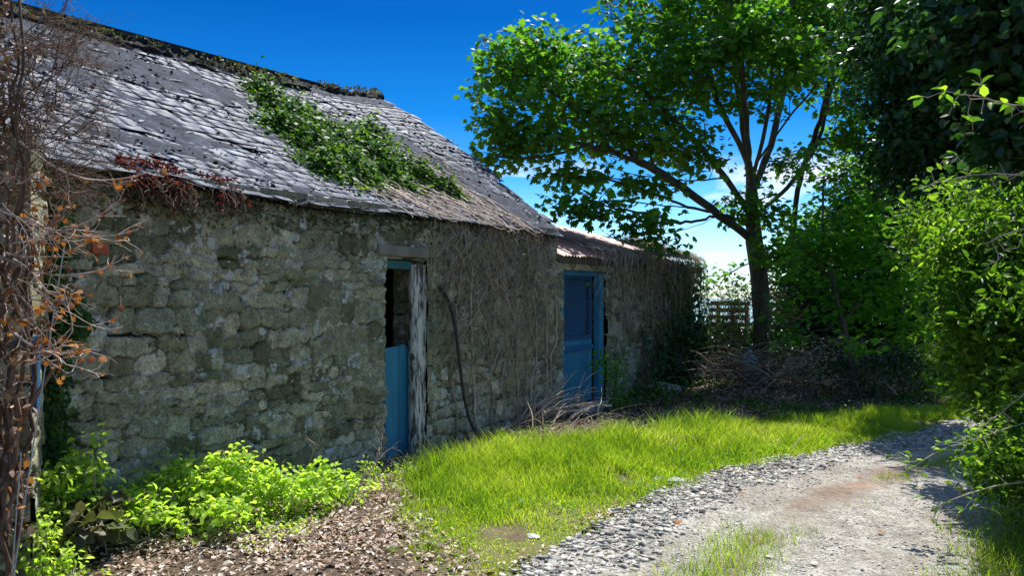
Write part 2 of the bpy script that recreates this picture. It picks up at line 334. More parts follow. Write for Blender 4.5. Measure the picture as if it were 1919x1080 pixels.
def tdist(x, y):
    """signed lateral distance from track centre (+ = right), over coarse samples"""
    x = np.asarray(x, float); y = np.asarray(y, float); sh = x.shape; P = np.stack([x.ravel(), y.ravel()], 1)
    Q = TC[::5]; T = np.gradient(Q[:, :2], axis=0); T /= np.linalg.norm(T, axis=1, keepdims=True)
    best = np.full(len(P), 1e9); sd = np.zeros(len(P)); wd = np.zeros(len(P))
    for i in range(len(Q)):
        d = P-Q[i, :2]; dd = (d**2).sum(1); m_ = dd < best; best[m_] = dd[m_]
        s_ = d[:, 0]*T[i, 1]-d[:, 1]*T[i, 0]; sd[m_] = s_[m_]; wd[m_] = Q[i, 2]
    return sd.reshape(sh), wd.reshape(sh)
def gz(x, y):
    x = np.asarray(x, float); y = np.asarray(y, float)
    z = .05*(fbm(x*.7+5, y*.7+9, 3, 3)-.5)+.025*(fbm(x*3, y*3, 2, 9)-.5)
    sx = (x-WO[0])*WN[0]+(y-WO[1])*WN[1]
    z = z+.05*np.exp(-((sx-1.9)/.7)**2)*sst(12, 9, y)       # verge crown
    far = np.clip(y-24, 0, None); z = z-far*.115*sst(24, 40, y)
    lim = np.clip(np.abs(x)-30, 0, None)
    return np.maximum(z, -60)
def axis(lo, hi, a, b, st, far):
    m_ = list(np.arange(a, b, st)); s_ = st; v = b
    while v < hi: m_.append(v); s_ *= 1.25; v += s_
    m_.append(hi); s_ = st; v = a; L_ = []
    while v > lo: s_ *= 1.25; v -= s_; L_.append(max(v, lo))
    return np.array(L_[::-1]+m_)
gx = axis(-900, 900, -6, 10, .06, 0); gy = axis(-300, 620, 3, 16, .06, 0)
X, Y = np.meshgrid(gx, gy, indexing='ij'); Z = gz(X, Y)
nx, ny = X.shape; idx = np.arange(nx*ny).reshape(nx, ny)
Fq = np.stack([idx[:-1, :-1], idx[1:, :-1], idx[1:, 1:], idx[:-1, 1:]], -1).reshape(-1, 4)
sd_, wd_ = tdist(np.clip(X, -8, 22), np.clip(Y, -3, 30))
def wallside(x, y): return (np.asarray(x)-WO[0])*WN[0]+(np.asarray(y)-WO[1])*WN[1]
# inner edge of the verge as distance from the wall face, by depth
GE_Y = [3, 4.6, 5.2, 6.0, 6.9, 7.7, 8.1, 8.7, 9.3, 10.0, 10.9, 12.1, 16]; GE_X = [-.45, -.42, -.6, -.9, -1.05, -.35, .35, 1.5, 2.6, 3.7, 5.1, 7.4, 12]
def verge(x, y):
    """1 on the grass verge"""
    x = np.asarray(x, float); y = np.asarray(y, float); n_ = .35*(fbm(x*1.7, y*1.7, 3, 21)-.5)
    lx = np.interp(y, GE_Y, GE_X); sd, wd = tdist(x, y)
    a_ = sst(-.15, .35, (x-lx)+n_*1.6); b_ = sst(-.22, .12, (-sd-wd*.5-.30)+n_*.9); return a_*b_, sd, wd
vg, _, _ = verge(np.clip(X, -8, 22), np.clip(Y, -3, 30))
green = np.where(np.abs(X)+np.abs(Y) > 45, 1, vg*(1-.85*sst(.64, .70, fbm(X*2.1, Y*2.1, 4, 262))))
g = mesh_np('ground', np.stack([X, Y, Z], -1).reshape(-1, 3), Fq, M['ground'], attrs={'green': green.ravel()}, smooth=True); tag(g, kind='structure')
# track ribbon
T2 = np.gradient(TC[:, :2], axis=0); T2 /= np.linalg.norm(T2, axis=1, keepdims=True); Nn2 = np.stack([T2[:, 1], -T2[:, 0]], 1)
NW = 60; u = np.linspace(-.5, .5, NW)
K = len(TC); lat = u[None]*(TC[:, 2:3]+.55); lat = lat+np.sign(u)[None]*np.abs(u[None])**3*1.2*(fbm(np.arange(K)[:, None]*.05*1.6, np.sign(u)[None]*7+20, 3, 30)-.5)
XX = TC[:, 0:1]+Nn2[:, 0:1]*lat; YY = TC[:, 1:2]+Nn2[:, 1:2]*lat
al = np.arange(K)[:, None]*.05+0*lat
edge = np.abs(u)[None]+0*lat
ZZ = gz(XX, YY)+.016+.012*np.exp(-((lat+.05)/.18)**2)-.02*sst(.46, .5, edge)+.008*(fbm(XX*6, YY*6, 3, 44)-.5)
dirt = .75*sst(.5, .68, fbm(XX*2.2, YY*2.2, 4, 50)+.30*np.exp(-((lat+.12)/.14)**2)-.08)*np.exp(-((lat+.12)/.22)**2)+sst(.42, .5, edge)*.8*fbm(XX*4, YY*4, 3, 52)+sst(.56, .66, fbm(XX*1.3, YY*1.3, 4, 53))*.3
redp = at(1615, 918, 1); rc = A((1615-960)/(918-HZ)*EYE, F*EYE/(918-HZ), 0)
red = np.exp(-(((XX-rc[0])/.15)**2+((YY-rc[1])/.08)**2))*1.1*fbm(XX*9, YY*9, 3, 60)
idx = np.arange(K*NW).reshape(K, NW); Fq = np.stack([idx[:-1, :-1], idx[:-1, 1:], idx[1:, 1:], idx[1:, :-1]], -1).reshape(-1, 4)
tr = mesh_np('track', np.stack([XX, YY, ZZ], -1).reshape(-1, 3), Fq, M['track'], attrs={'dirt': np.clip(dirt, 0, 1).ravel(), 'red': np.clip(red, 0, .9).ravel()}, smooth=True); tag(tr, kind='structure')
m, nt, N, L = newmat('sea_water'); nn = nz(N, L, .02, 4); surf(N, L, (.05, .12, .18), .12, nn.outputs[0], 2, .2, .5); M['sea'] = m
sea = mesh_np('water', [(-8000, 300, -45), (8000, 300, -45), (8000, 8500, -45), (-8000, 8500, -45)], [(0, 1, 2, 3)], M['sea']); tag(sea, kind='structure')

# ------------------------------------------------------------------ rubble masonry
def stone_panel(W, H, res, seed, hole=None, depth=.055, sw=(.11, .44), sh=(.06, .175), top=None, smear=.5):
    r = np.random.default_rng(seed); s = np.arange(0, W+res/2, res); z = np.arange(0, H+res/2, res); Sx, Sz = np.meshgrid(s, z, indexing='ij')
    wx = Sx+.035*(fbm(Sx*5, Sz*5, 3, seed)-.5)*2+.022*(fbm(Sx*22, Sz*22, 2, seed+3)-.5); wz = Sz+.035*(fbm(Sx*3+50, Sz*5, 3, seed+5)-.5)*2+.022*(fbm(Sx*22, Sz*22, 2, seed+4)-.5)+.05*(noise(Sx*.8, Sz*.8, seed+8)-.5)
    F1 = np.full(Sx.shape, 1.35); F2 = np.full(Sx.shape, 1.5); ID = np.zeros(Sx.shape, int); tones = [.5]; offs = [0.]; tx = [0.]; tz = [0.]; cx = [0.]; cz = [0.]
    y = -.05
    while y < H+.05:
        h = r.uniform(*sh)*(1.35 if r.random() < .15 else 1); x = -r.uniform(0, .3)
        while x < W+.1:
            ww = (sw[0]+(sw[1]-sw[0])*r.random()**1.7)*min(1.3, h/.11); ww = max(ww, h*.75)
            a, b = ww/2, h/2; big = r.random() < .13
            if big: b *= 1.7; a *= 1.25
            X0 = x+ww/2; Z0 = y+h/2+r.normal(0, .012); p = r.uniform(2.2, 4.5); rot = r.normal(0, .13)
            i0, i1 = max(0, int((X0-a*1.6-.08)/res)), int((X0+a*1.6+.08)/res)+1; j0, j1 = max(0, int((Z0-b*1.6-.08)/res)), int((Z0+b*1.6+.08)/res)+1
            dx = wx[i0:i1, j0:j1]-X0; dz = wz[i0:i1, j0:j1]-Z0
            if dx.size:
                dx, dz = dx*math.cos(rot)+dz*math.sin(rot), dz*math.cos(rot)-dx*math.sin(rot)
                d = ((np.abs(dx)/a)**p+(np.abs(dz)/b)**p)**(1/p)*(.86 if big else 1)
                f1 = F1[i0:i1, j0:j1]; f2 = F2[i0:i1, j0:j1]; idd = ID[i0:i1, j0:j1]
                m1 = d < f1; m2 = (~m1) & (d < f2); f2[m1] = f1[m1]; f1[m1] = d[m1]; idd[m1] = len(tones); f2[m2] = d[m2]
                tones.append(r.random()); offs.append(r.normal(0, .35)); tx.append(r.normal(0, .06)); tz.append(r.normal(0, .07)); cx.append(X0); cz.append(Z0)
            x += ww*r.uniform(.95, 1.05)
        y += h*.97
    for _ in range(int(W*H*70)):
        X0, Z0 = r.uniform(0, W), r.uniform(0, H); a = r.uniform(.02, .055); b = a*r.uniform(.3, .6); p = r.uniform(2, 4); rot = r.normal(0, .2)
        i0, i1 = max(0, int((X0-a*1.7-.06)/res)), int((X0+a*1.7+.06)/res)+1; j0, j1 = max(0, int((Z0-b*1.7-.06)/res)), int((Z0+b*1.7+.06)/res)+1
        ic, jc = min(F1.shape[0]-1, int(X0/res)), min(F1.shape[1]-1, int(Z0/res))
        if F1[ic, jc] < .80: continue
        dx = wx[i0:i1, j0:j1]-X0; dz = wz[i0:i1, j0:j1]-Z0
        dx, dz = dx*math.cos(rot)+dz*math.sin(rot), dz*math.cos(rot)-dx*math.sin(rot)
        d = ((np.abs(dx)/a)**p+(np.abs(dz)/b)**p)**(1/p)
        f1 = F1[i0:i1, j0:j1]; f2 = F2[i0:i1, j0:j1]; idd = ID[i0:i1, j0:j1]
        m1 = d < f1; m2 = (~m1) & (d < f2); f2[m1] = f1[m1]; f1[m1] = d[m1]; idd[m1] = len(tones); f2[m2] = d[m2]
        tones.append(r.random()); offs.append(r.normal(-.1, .3)); tx.append(0); tz.append(0); cx.append(X0); cz.append(Z0)
    tones, offs, tx, tz, cx, cz = map(np.array, (tones, offs, tx, tz, cx, cz))
    m = np.minimum(np.clip((F2-F1)/.20, 0, 1), np.clip((1.12-F1)/.20, 0, 1)); dome = 1-(1-m)**4
    fine = fbm(Sx*16, Sz*24, 5, seed+11)-.5
    st = depth*(dome*(1.35+.36*offs[ID])-1.0)+(tx[ID]*(Sx-cx[ID])+tz[ID]*(Sz-cz[ID]))+.016*fine
    sm = sst(.545, .63, fbm(Sx*2.0+3, Sz*2.0, 5, seed+20)+.25*(smear-.5)); mo = depth*(-1.25+1.27*sm)+.018*(fbm(Sx*14, Sz*14, 4, seed+13)-.5)
    hgt = np.maximum(st, mo); mort = sst(-.002, .004, mo-st)*sst(.2, .7, sm+.35)
    hgt += .03*(fbm(Sx*.9, Sz*.9, 2, seed+31)-.5)
    lich = np.zeros(Sx.shape)
    for _ in range(int(W*H*19)):
        X0, Z0 = r.uniform(0, W), r.uniform(0, H)*.96+.04; 
        if fbm(X0*.8, Z0*.8, 2, seed+40) < .46 and r.random() < .6: continue
        ra = abs(r.normal(0, .017))+.006; i0, i1, j0, j1 = max(0, int((X0-ra*2)/res)), int((X0+ra*2)/res)+2, max(0, int((Z0-ra*2)/res)), int((Z0+ra*2)/res)+2
        xx = Sx[i0:i1, j0:j1]; zz = Sz[i0:i1, j0:j1]
        if xx.size:
            d = np.hypot((xx-X0)*r.uniform(.7, 1.2), zz-Z0)/ra*(.6+.8*fbm(xx*30, zz*30, 2, seed+41)); lich[i0:i1, j0:j1] = np.maximum(lich[i0:i1, j0:j1], sst(1.1, .75, d)*r.uniform(.5, 1))
    pat = sst(.60, .68, fbm(Sx*3.5, Sz*3.5, 5, seed+50)); lich = np.maximum(lich, pat*.45*fbm(Sx*25, Sz*25, 2, seed+51)*1.5)
    keep = np.ones((Sx.shape[0]-1, Sx.shape[1]-1), bool); cs = (Sx[:-1, :-1]+Sx[1:, 1:])/2; czz = (Sz[:-1, :-1]+Sz[1:, 1:])/2
    if hole is not None: keep &= ~hole(cs, czz)
    if top is not None: keep &= czz < top(cs)
    return Sx, Sz, hgt, tones[ID], mort, lich, keep
def panel_obj(name, O, u, n, parent, W, H, res, seed, **k):
    Sx, Sz, h, tone, mort, lich, keep = stone_panel(W, H, res, seed, **k)
    O = np.asarray(O, float)
    V = O+Sx[..., None]*u+Sz[..., None]*UP+h[..., None]*n
    idx = np.arange(Sx.size).reshape(Sx.shape); Fq = np.stack([idx[:-1, :-1], idx[1:, :-1], idx[1:, 1:], idx[:-1, 1:]], -1)[keep]
    if np.dot(np.cross(u, UP), n) < 0: Fq = Fq[:, ::-1]
    used = np.unique(Fq); remap = np.zeros(Sx.size, int); remap[used] = np.arange(len(used))
    return part(name, V.reshape(-1, 3)[used], remap[Fq], M['stone'], parent, attrs={'tone': tone.ravel()[used], 'mort': mort.ravel()[used], 'lich': lich.ravel()[used]}, smooth=True)

# ------------------------------------------------------------------ barn
T0, T1 = -6.6, 3.21
barn = empty('barn', wp(-1.5, 1.5, 0)); tag(barn, 'long old stone barn with a sagging slate roof and a half blue door', 'barn')
D1 = (-.15, .47, 1.94)          # first doorway: t0, t1, head height
def hole1(s, z):
    t = s+T0; e = .035*(noise(z*9, t*0+2, 77)-.5)+.03*(noise(z*23, t*0+2, 79)-.5)
    return (t > D1[0]+e-.02+.02*(z < 1.2)) & (t < D1[1]) & (z < D1[2])
panel_obj('wall', wp(T0, 0, -.1), WU, WN, barn, T1-T0, 2.56, .0095, 3, hole=lambda s, z: hole1(s, z-.1))
# door reveals, inner faces
panel_obj('door_reveal', wp(D1[1], .012, -.05), -WN, -WU, barn, .40, 2.05, .02, 12)
panel_obj('door_reveal', wp(D1[0]-.01, .012, -.05), -WN, WU, barn, .40, 2.05, .02, 15)
mb = MB()
# inner shell: back wall, gables, inner leaf of the front wall (solid boxes)
WD = 6.29
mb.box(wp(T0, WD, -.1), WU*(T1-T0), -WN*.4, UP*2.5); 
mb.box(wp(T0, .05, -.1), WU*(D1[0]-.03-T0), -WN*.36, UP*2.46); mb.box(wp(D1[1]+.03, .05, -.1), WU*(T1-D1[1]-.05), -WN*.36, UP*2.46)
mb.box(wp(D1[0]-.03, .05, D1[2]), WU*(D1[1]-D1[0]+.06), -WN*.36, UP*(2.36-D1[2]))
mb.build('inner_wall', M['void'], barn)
for gt, nm, dr in ((T1-.02, 'gable_wall', 1), (T0, 'gable_wall', -1)):
    panel_obj(nm, wp(gt, .0 if dr > 0 else 0, -.1), -WN, WU*dr, barn, WD+.3, 4.62, .03, 31, top=lambda s: 2.32+2.1*(1-np.abs(s-3.2)/3.2))
RT = [-7, -1.32, .72, 2.46, 3.21, 4]; RH = [4.33, 4.33, 4.37, 4.50, 4.60, 4.6]
WR = 3.145
def roofz(t, w_):
    t = np.asarray(t, float); w_ = np.asarray(w_, float)
    hr = np.interp(t, RT, RH); he = 2.42+.02*np.sin(t*1.3); s_ = w_/WR
    z = he+(hr-he)*s_+(.20*sst(.5, 3.2, t)-.06)*4*s_*(1-s_)*.9
    z = z+.05*(fbm(t*.7+4, w_*.8, 3, 90)-.5)+.03*(fbm(t*2.3, w_*2.3, 2, 93)-.5)
    return z
def rp_(t, w_, h=0): 
    z = roofz(t, w_); return WO+np.asarray(t)[..., None]*WU-np.asarray(w_)[..., None]*WN+(z+h)[..., None]*UP
# moss and grass tufts along the ridge
# slates
r = np.random.default_rng(5); ex = .112; row = -.10; mbV = []; mbF = []; mbT = []; nv = 0; k = 0; ri = 0
sl_ = math.hypot(1, .68)
while row < WR-.02:
    t = T0-.15+r.uniform(-.2, 0); wav = r.uniform(0, 9)
    while t < T1+.08:
        wd = r.uniform(.13, .27); gap = r.uniform(.002, .008)
        miss = r.random() < .025
        if not miss:
            slip = (abs(r.normal(0, .02)) if r.random() < .12 else 0)+r.normal(0, .006)+.015*(noise(np.array(t*.9), np.array(ri*.3), 95)-.5)*2
            yaw = r.normal(0, .018) if r.random() > .06 else r.normal(0, .11)
            L_ = .24/sl_; w0 = row-slip; w1 = row+L_
            c_ = np.array([(0, 0), (wd-gap, 0), (wd-gap, L_), (0, L_)], float)
            if r.random() < .3: c_[0, 1] += r.uniform(0, .03)
            if r.random() < .3: c_[1, 1] += r.uniform(0, .03)
            tt = t+c_[:, 0]-yaw*c_[:, 1]; ww = w0+c_[:, 1]+yaw*c_[:, 0]
            lift = np.array([.018, .018, .004, .004])+r.normal(0, .0035, 4)+(r.random() < .05)*np.array([.012, .02, 0, 0])
            bt = rp_(tt, ww, lift); tp = rp_(tt, ww, lift+r.uniform(.004, .008))
            mbV.append(np.concatenate([bt, tp])); b_ = nv; nv += 8
            mbF += [(b_+4, b_+5, b_+6, b_+7), (b_, b_+1, b_+5, b_+4), (b_+1, b_+2, b_+6, b_+5), (b_, b_+4, b_+7, b_+3), (b_, b_+3, b_+2, b_+1)]
            mbT += [min(1, r.beta(1.6, 1.9))]*8
        t += wd
    row += ex*r.uniform(.94, 1.06); ri += 1
roof = part('roof', np.concatenate(mbV), np.array(mbF), M['slate'], barn, attrs={'tone': np.array(mbT)})
# cement skim over part of the slates
tt, ww = np.meshgrid(np.arange(T0-.1, T1+.07, .022), np.arange(-.06, WR+.03, .022), indexing='ij')
band = np.exp(-((tt*.55+ww*1.1-.55-1.2)/.75)**2); q = fbm(tt*1.1+.6*ww, ww*1.6, 4, 97)
msk = q+.20*band+.10*sst(1.3, 2.4, tt)+.05*sst(2.2, 3, ww)-.07
hh = -.012+.045*sst(.45, .60, msk)+.035*(fbm(tt*13, ww*13, 4, 99)-.5)+.030*(fbm(tt*4, ww*4, 3, 98)-.5)
hh -= .012*np.abs(np.modf(ww/ex+.3*noise(tt*2, ww*2, 3))[0])*sst(.7, .5, msk)
V = rp_(tt, ww, hh); idx = np.arange(tt.size).reshape(tt.shape)
part('cement_skim', V.reshape(-1, 3), np.stack([idx[:-1, :-1], idx[1:, :-1], idx[1:, 1:], idx[:-1, 1:]], -1).reshape(-1, 4), M['skim'], roof, smooth=True)
n = 5200; ta = rng.uniform(T0, T1, n); wa = rng.uniform(.0, WR-.1, n); kk = fbm(ta*1.3, wa*2.2, 3, 305) > rng.uniform(.42, .62, n); ta, wa = ta[kk], wa[kk]; n = len(ta)
V, Fq, kv = leaves(OVAL, rp_(ta, wa, rng.uniform(.018, .04, n)), UP+rndv(n)*.6, rndv(n), .045*rng.uniform(.3, 1.5, n)); part('roof_debris', V, Fq, M['slate'], roof, attrs={'tone': np.repeat(rng.random(n)**1.5, kv), })
# ridge crest
al = np.arange(T0-.1, T1+.12, .03); an = np.linspace(-.35, math.pi+.35, 12); AA, BB = np.meshgrid(al, an, indexing='ij')
rr = .08+.075*(fbm(AA*2.6, BB*1.5, 5, 101)-.5)*2+.05*(fbm(AA*12, BB*5, 3, 104)-.5)*2
V = WO+AA[..., None]*WU-(WR-rr*1.5*np.cos(BB))[..., None]*WN+(np.interp(AA, RT, RH)-.045+.05*(fbm(AA*.7+4, AA*0+WR*.8, 3, 90)-.5)+rr*1.0*np.sin(BB))[..., None]*UP
idx = np.arange(AA.size).reshape(AA.shape); part('ridge', V.reshape(-1, 3), np.stack([idx[:-1, :-1], idx[1:, :-1], idx[1:, 1:], idx[:-1, 1:]], -1).reshape(-1, 4), M['ridge'], roof, smooth=True)
n = 5200; ta = rng.uniform(T0, T1+.1, n); ta = ta[noise(ta*2.6, ta*0, 301)+.5*noise(ta*9, ta*0, 302) > rng.uniform(.3, 1.1, n)]; n = len(ta); ba = rng.uniform(-.2, 3.2, n)
Pm = WO+ta[:, None]*WU-(WR-.10*np.cos(ba))[:, None]*WN+(np.interp(ta, RT, RH)-.02+.05*(fbm(ta*.7+4, ta*0+WR*.8, 3, 90)-.5)+.105*np.sin(ba)+rng.uniform(-.01, .05, n))[:, None]*UP
V, Fq, kv = leaves(OVAL, Pm, rndv(n), UP*.8+rndv(n), .04*rng.uniform(.4, 1.5, n)); part('ridge_moss', V, Fq, M['dull_leaf'], roof, attrs={'tone': np.repeat(rng.random(n)*.6, kv)})
# back slope and boarding under the slates
mb = MB(); a0 = rp_(np.array(T0-.1), np.array(WR)); a1 = rp_(np.array(T1+.08), np.array(WR)); 
e0 = wp(T0-.1, WD+.15, 2.3); e1 = wp(T1+.08, WD+.15, 2.3)
mb.add([a0, a1, e1, e0], [(0, 1, 2, 3)]); mb.build('back_slope', M['slate'], roof)
mb = MB()
for i in range(24):
    t_ = np.linspace(T0, T1, 25); ws = np.linspace(-.06, WR, 8)
    p0 = rp_(np.full(8, t_[i]), ws, -.035); p1 = rp_(np.full(8, t_[i+1]), ws, -.035)
    mb.add(np.concatenate([p0, p1]), [(j, j+1, j+9, j+8) for j in range(7)], .5)
mb.build('roof_boards', M['void'], roof)
# doorway 1 woodwork
mb = MB()
x = D1[0]+.01
for i in range(5):
    wd = .107; mb.box(wp(x, .13+rng.normal(0, .003), -.06+rng.uniform(0, .02)), WU*(wd-.006), -WN*.03*-1, UP*(1.135+rng.normal(0, .012)), jit=.0015); x += wd
dd = mb.build('door', M['blue'], barn, bevel=.004); tag(dd, 'lower half of a blue plank door')
for z_ in (.25, .85): mb = MB(); mb.box(wp(D1[0]+.03, .135, z_), WU*.5, -WN*.02, UP*.09); mb.build('rail', M['blue_dark'], dd)
def rough_post(O, u, v, H, n, jit, mat, name, parent):
    V = []; nn_ = [(0, 0), (.5, -.02), (1, 0), (1.02, .5), (1, 1), (0, 1)]
    for i in range(n+1):
        z = H*i/n
        for a_, b_ in nn_: V.append(np.asarray(O)+u*(a_+rng.normal(0, jit))+v*(b_+rng.normal(0, jit))+UP*z+u*.25*jit*math.sin(i))
    k = len(nn_); Fq = [(i*k+j, i*k+(j+1) % k, (i+1)*k+(j+1) % k, (i+1)*k+j) for i in range(n) for j in range(k)]
    o = part(name, V, Fq, mat, parent); return o
rough_post(wp(.275, .06, 0), WU*.165, WN*.09, 1.9, 26, .04, M['white_paint'], 'door_post', barn)
rough_post(wp(.44, .05, 0), WU*.03, WN*.05, 1.9, 12, .03, M['wood'], 'door_post', barn)
mb = MB(); mb.box(wp(D1[0]-.02, .07, D1[2]-.09), WU*.45, WN*.05, UP*.085, jit=.003); mb.build('door_head', m_paint('teal_paint', (.02, .10, .12), (.03, .17, .19), (.1, .12, .1)), barn, bevel=.005)
mb = MB(); mb.box(wp(-.30, .06, D1[2]+.03), WU*.78, WN*.125, UP*.10, jit=.008); mb.build('lintel', M['wood'], barn, bevel=.012)
mb = MB(); mb.box(wp(-3.05, .03, 1.86), WU*.13, WN*.07, UP*.085, jit=.008); mb.build('brick', M['brick'], barn, bevel=.008)

# ------------------------------------------------------------------ shed
shed = empty('shed', wp(6, 1, 0)); tag(shed, 'small lean stone shed with a rusty tin roof and a wide blue door', 'shed')
S0, S1 = 3.24, 8.63
D2 = (3.47, 4.80, 1.93)
def hole2(s, z): t = s+S0; e = .04*(noise(z*9, t*0+2, 78)-.5); return (t > D2[0]+e) & (t < D2[1]+e) & (z < D2[2])
panel_obj('wall', wp(S0, .03, -.1), WU, WN, shed, S1-S0, 2.22, .016, 23, hole=lambda s, z: hole2(s, z-.1), smear=.75)
panel_obj('gable_wall', wp(S1-.005, .03, -.1), -WN, WU, shed, 3.6, 2.9, .03, 27, top=lambda s: 2.1+.75*(1-np.abs(s-1.8)/1.8))
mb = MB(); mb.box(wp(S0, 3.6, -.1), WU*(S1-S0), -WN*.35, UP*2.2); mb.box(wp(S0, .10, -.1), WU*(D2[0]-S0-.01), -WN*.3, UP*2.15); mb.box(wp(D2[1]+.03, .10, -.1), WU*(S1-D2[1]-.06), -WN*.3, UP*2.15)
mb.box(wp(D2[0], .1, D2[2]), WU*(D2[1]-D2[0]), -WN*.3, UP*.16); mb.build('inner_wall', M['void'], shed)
panel_obj('door_reveal', wp(D2[1]+.01, .05, -.05), -WN, -WU, shed, .32, 2.0, .03, 41)
tt, ww = np.meshgrid(np.arange(S0-.02, S1+.14, .02), np.linspace(-.14, 1.75, 9), indexing='ij')
zz = 2.16+(2.92-.03*(tt-S0)-2.16)*(ww/1.75)+.012*np.sin(tt*2*np.pi/.09)+.07*(fbm(tt*.8, ww, 3, 111)-.5)-.05*sst(7.6, 8.8, tt)
V = WO+tt[..., None]*WU-ww[..., None]*WN+zz[..., None]*UP; idx = np.arange(tt.size).reshape(tt.shape)
part('roof', V.reshape(-1, 3), np.stack([idx[:-1, :-1], idx[1:, :-1], idx[1:, 1:], idx[:-1, 1:]], -1).reshape(-1, 4), M['tin'], shed, smooth=True)
mb = MB(); mb.add([wp(S0, 1.75, 2.9), wp(S1+.12, 1.75, 2.75), wp(S1+.12, 3.8, 2.1), wp(S0, 3.8, 2.1)], [(0, 1, 2, 3)]); mb.build('back_slope', M['tin'], shed)
mb = MB(); mb.box(wp(S0, .02, 2.02), WU*(S1-S0+.1), WN*.09, UP*.10, jit=.006); mb.build('fascia', M['wood'], shed)
# stable door
mb = MB(); x = D2[0]+.10
for i in range(7): mb.box(wp(x, .15+rng.normal(0, .002), .04+rng.uniform(0, .02)), WU*.134, WN*.03, UP*.905, jit=.0015); x += .14
d2 = mb.build('door', M['blue'], shed, bevel=.004); tag(d2, 'lower half of the blue stable door')
mb = MB(); mb.box(wp(D2[0]+.1, .115, .80), WU*.98, WN*.02, UP*.08); mb.build('rail', M['blue_dark'], d2)
mb = MB(); mb.box(wp(D2[0]+.10, .16, .95), WU*.07, WN*.04, UP*.93); mb.box(wp(D2[0]+1.01, .16, .95), WU*.07, WN*.04, UP*.93); mb.box(wp(D2[0]+.17, .16, .95), WU*.84, WN*.04, UP*.07); mb.box(wp(D2[0]+.17, .16, 1.81), WU*.84, WN*.04, UP*.07)
x = D2[0]+.17
for i in range(6): mb.box(wp(x, .19, 1.02), WU*.136, WN*.02, UP*.79, jit=.001); x += .14
wf = mb.build('window_shutter', M['blue_dark'], shed, bevel=.003)
P = []; 
for i in range(20): P.append(np.stack([wp(D2[0]+.1+i*.05, .105, .95), wp(D2[0]+.1+i*.05+.01, .10, 1.4), wp(D2[0]+.1+i*.05, .105, 1.88)]))
for i in range(19): P.append(np.stack([wp(D2[0]+.1, .105, .97+i*.05), wp(D2[0]+.6, .098, .965+i*.05), wp(D2[0]+1.07, .105, .97+i*.05)]))
V, Fq = tubes(np.array(P), .0022, 4); part('wire_mesh', V, Fq, M['mesh_wire'], wf, attrs={'tone': np.full(len(V), .3)})
mb = MB(); mb.box(wp(D2[0]+.0, .14, 0), WU*.08, WN*.10, UP*1.9); mb.box(wp(D2[1]-.20, .12, 0), WU*.14, WN*.10, UP*1.9); mb.box(wp(D2[0]+.09, .14, 1.86), WU*1.03, WN*.08, UP*.07); mb.build('door_frame', M['blue'], shed, bevel=.006)
def boulder(name, c, rad, seed, mat, flat=.5, label=None, cat='stone', group=None, sub=2, parent=None):
    import bmesh
    bm = bmesh.new(); bmesh.ops.create_icosphere(bm, subdivisions=sub, radius=1); r_ = np.random.default_rng(seed)
    sc = r_.uniform(.7, 1.25, 3)*rad; sc[2] *= flat; a_ = r_.uniform(0, 6.28); pl = [(rndv(1, r_)[0], r_.uniform(.55, .85)) for _ in range(8)]
    for v in bm.verts:
        p = np.array(v.co)
        for n_, d_ in pl:
            e = p@n_-d_
            if e > 0: p = p-n_*e*.9
        p = p*(1+.08*r_.normal()) if sub < 3 else p*(1+.05*r_.normal())
        p = p*sc; v.co = (p[0]*math.cos(a_)-p[1]*math.sin(a_), p[0]*math.sin(a_)+p[1]*math.cos(a_), p[2])
    me = bpy.data.meshes.new(name); bm.to_mesh(me); bm.free(); me.materials.append(mat)
    at_ = me.attributes.new('tone', 'FLOAT', 'POINT'); at_.data.foreach_set('value', np.full(len(me.vertices), r_.random(), np.float32))
    o = bpy.data.objects.new(name, me); C.objects.link(o); o.location = tuple(c)
    if label: tag(o, label, cat, group)
    return o
mb = MB(); mb.box(wp(3.42, .10, -.06), WU*1.25, WN*.42, UP*.11, jit=.015); o = mb.build('doorstep', M['rock'], None, base=wp(4, 0, 0), bevel=.02); tag(o, 'mossy stone slab lying below the wide blue door', 'doorstep')

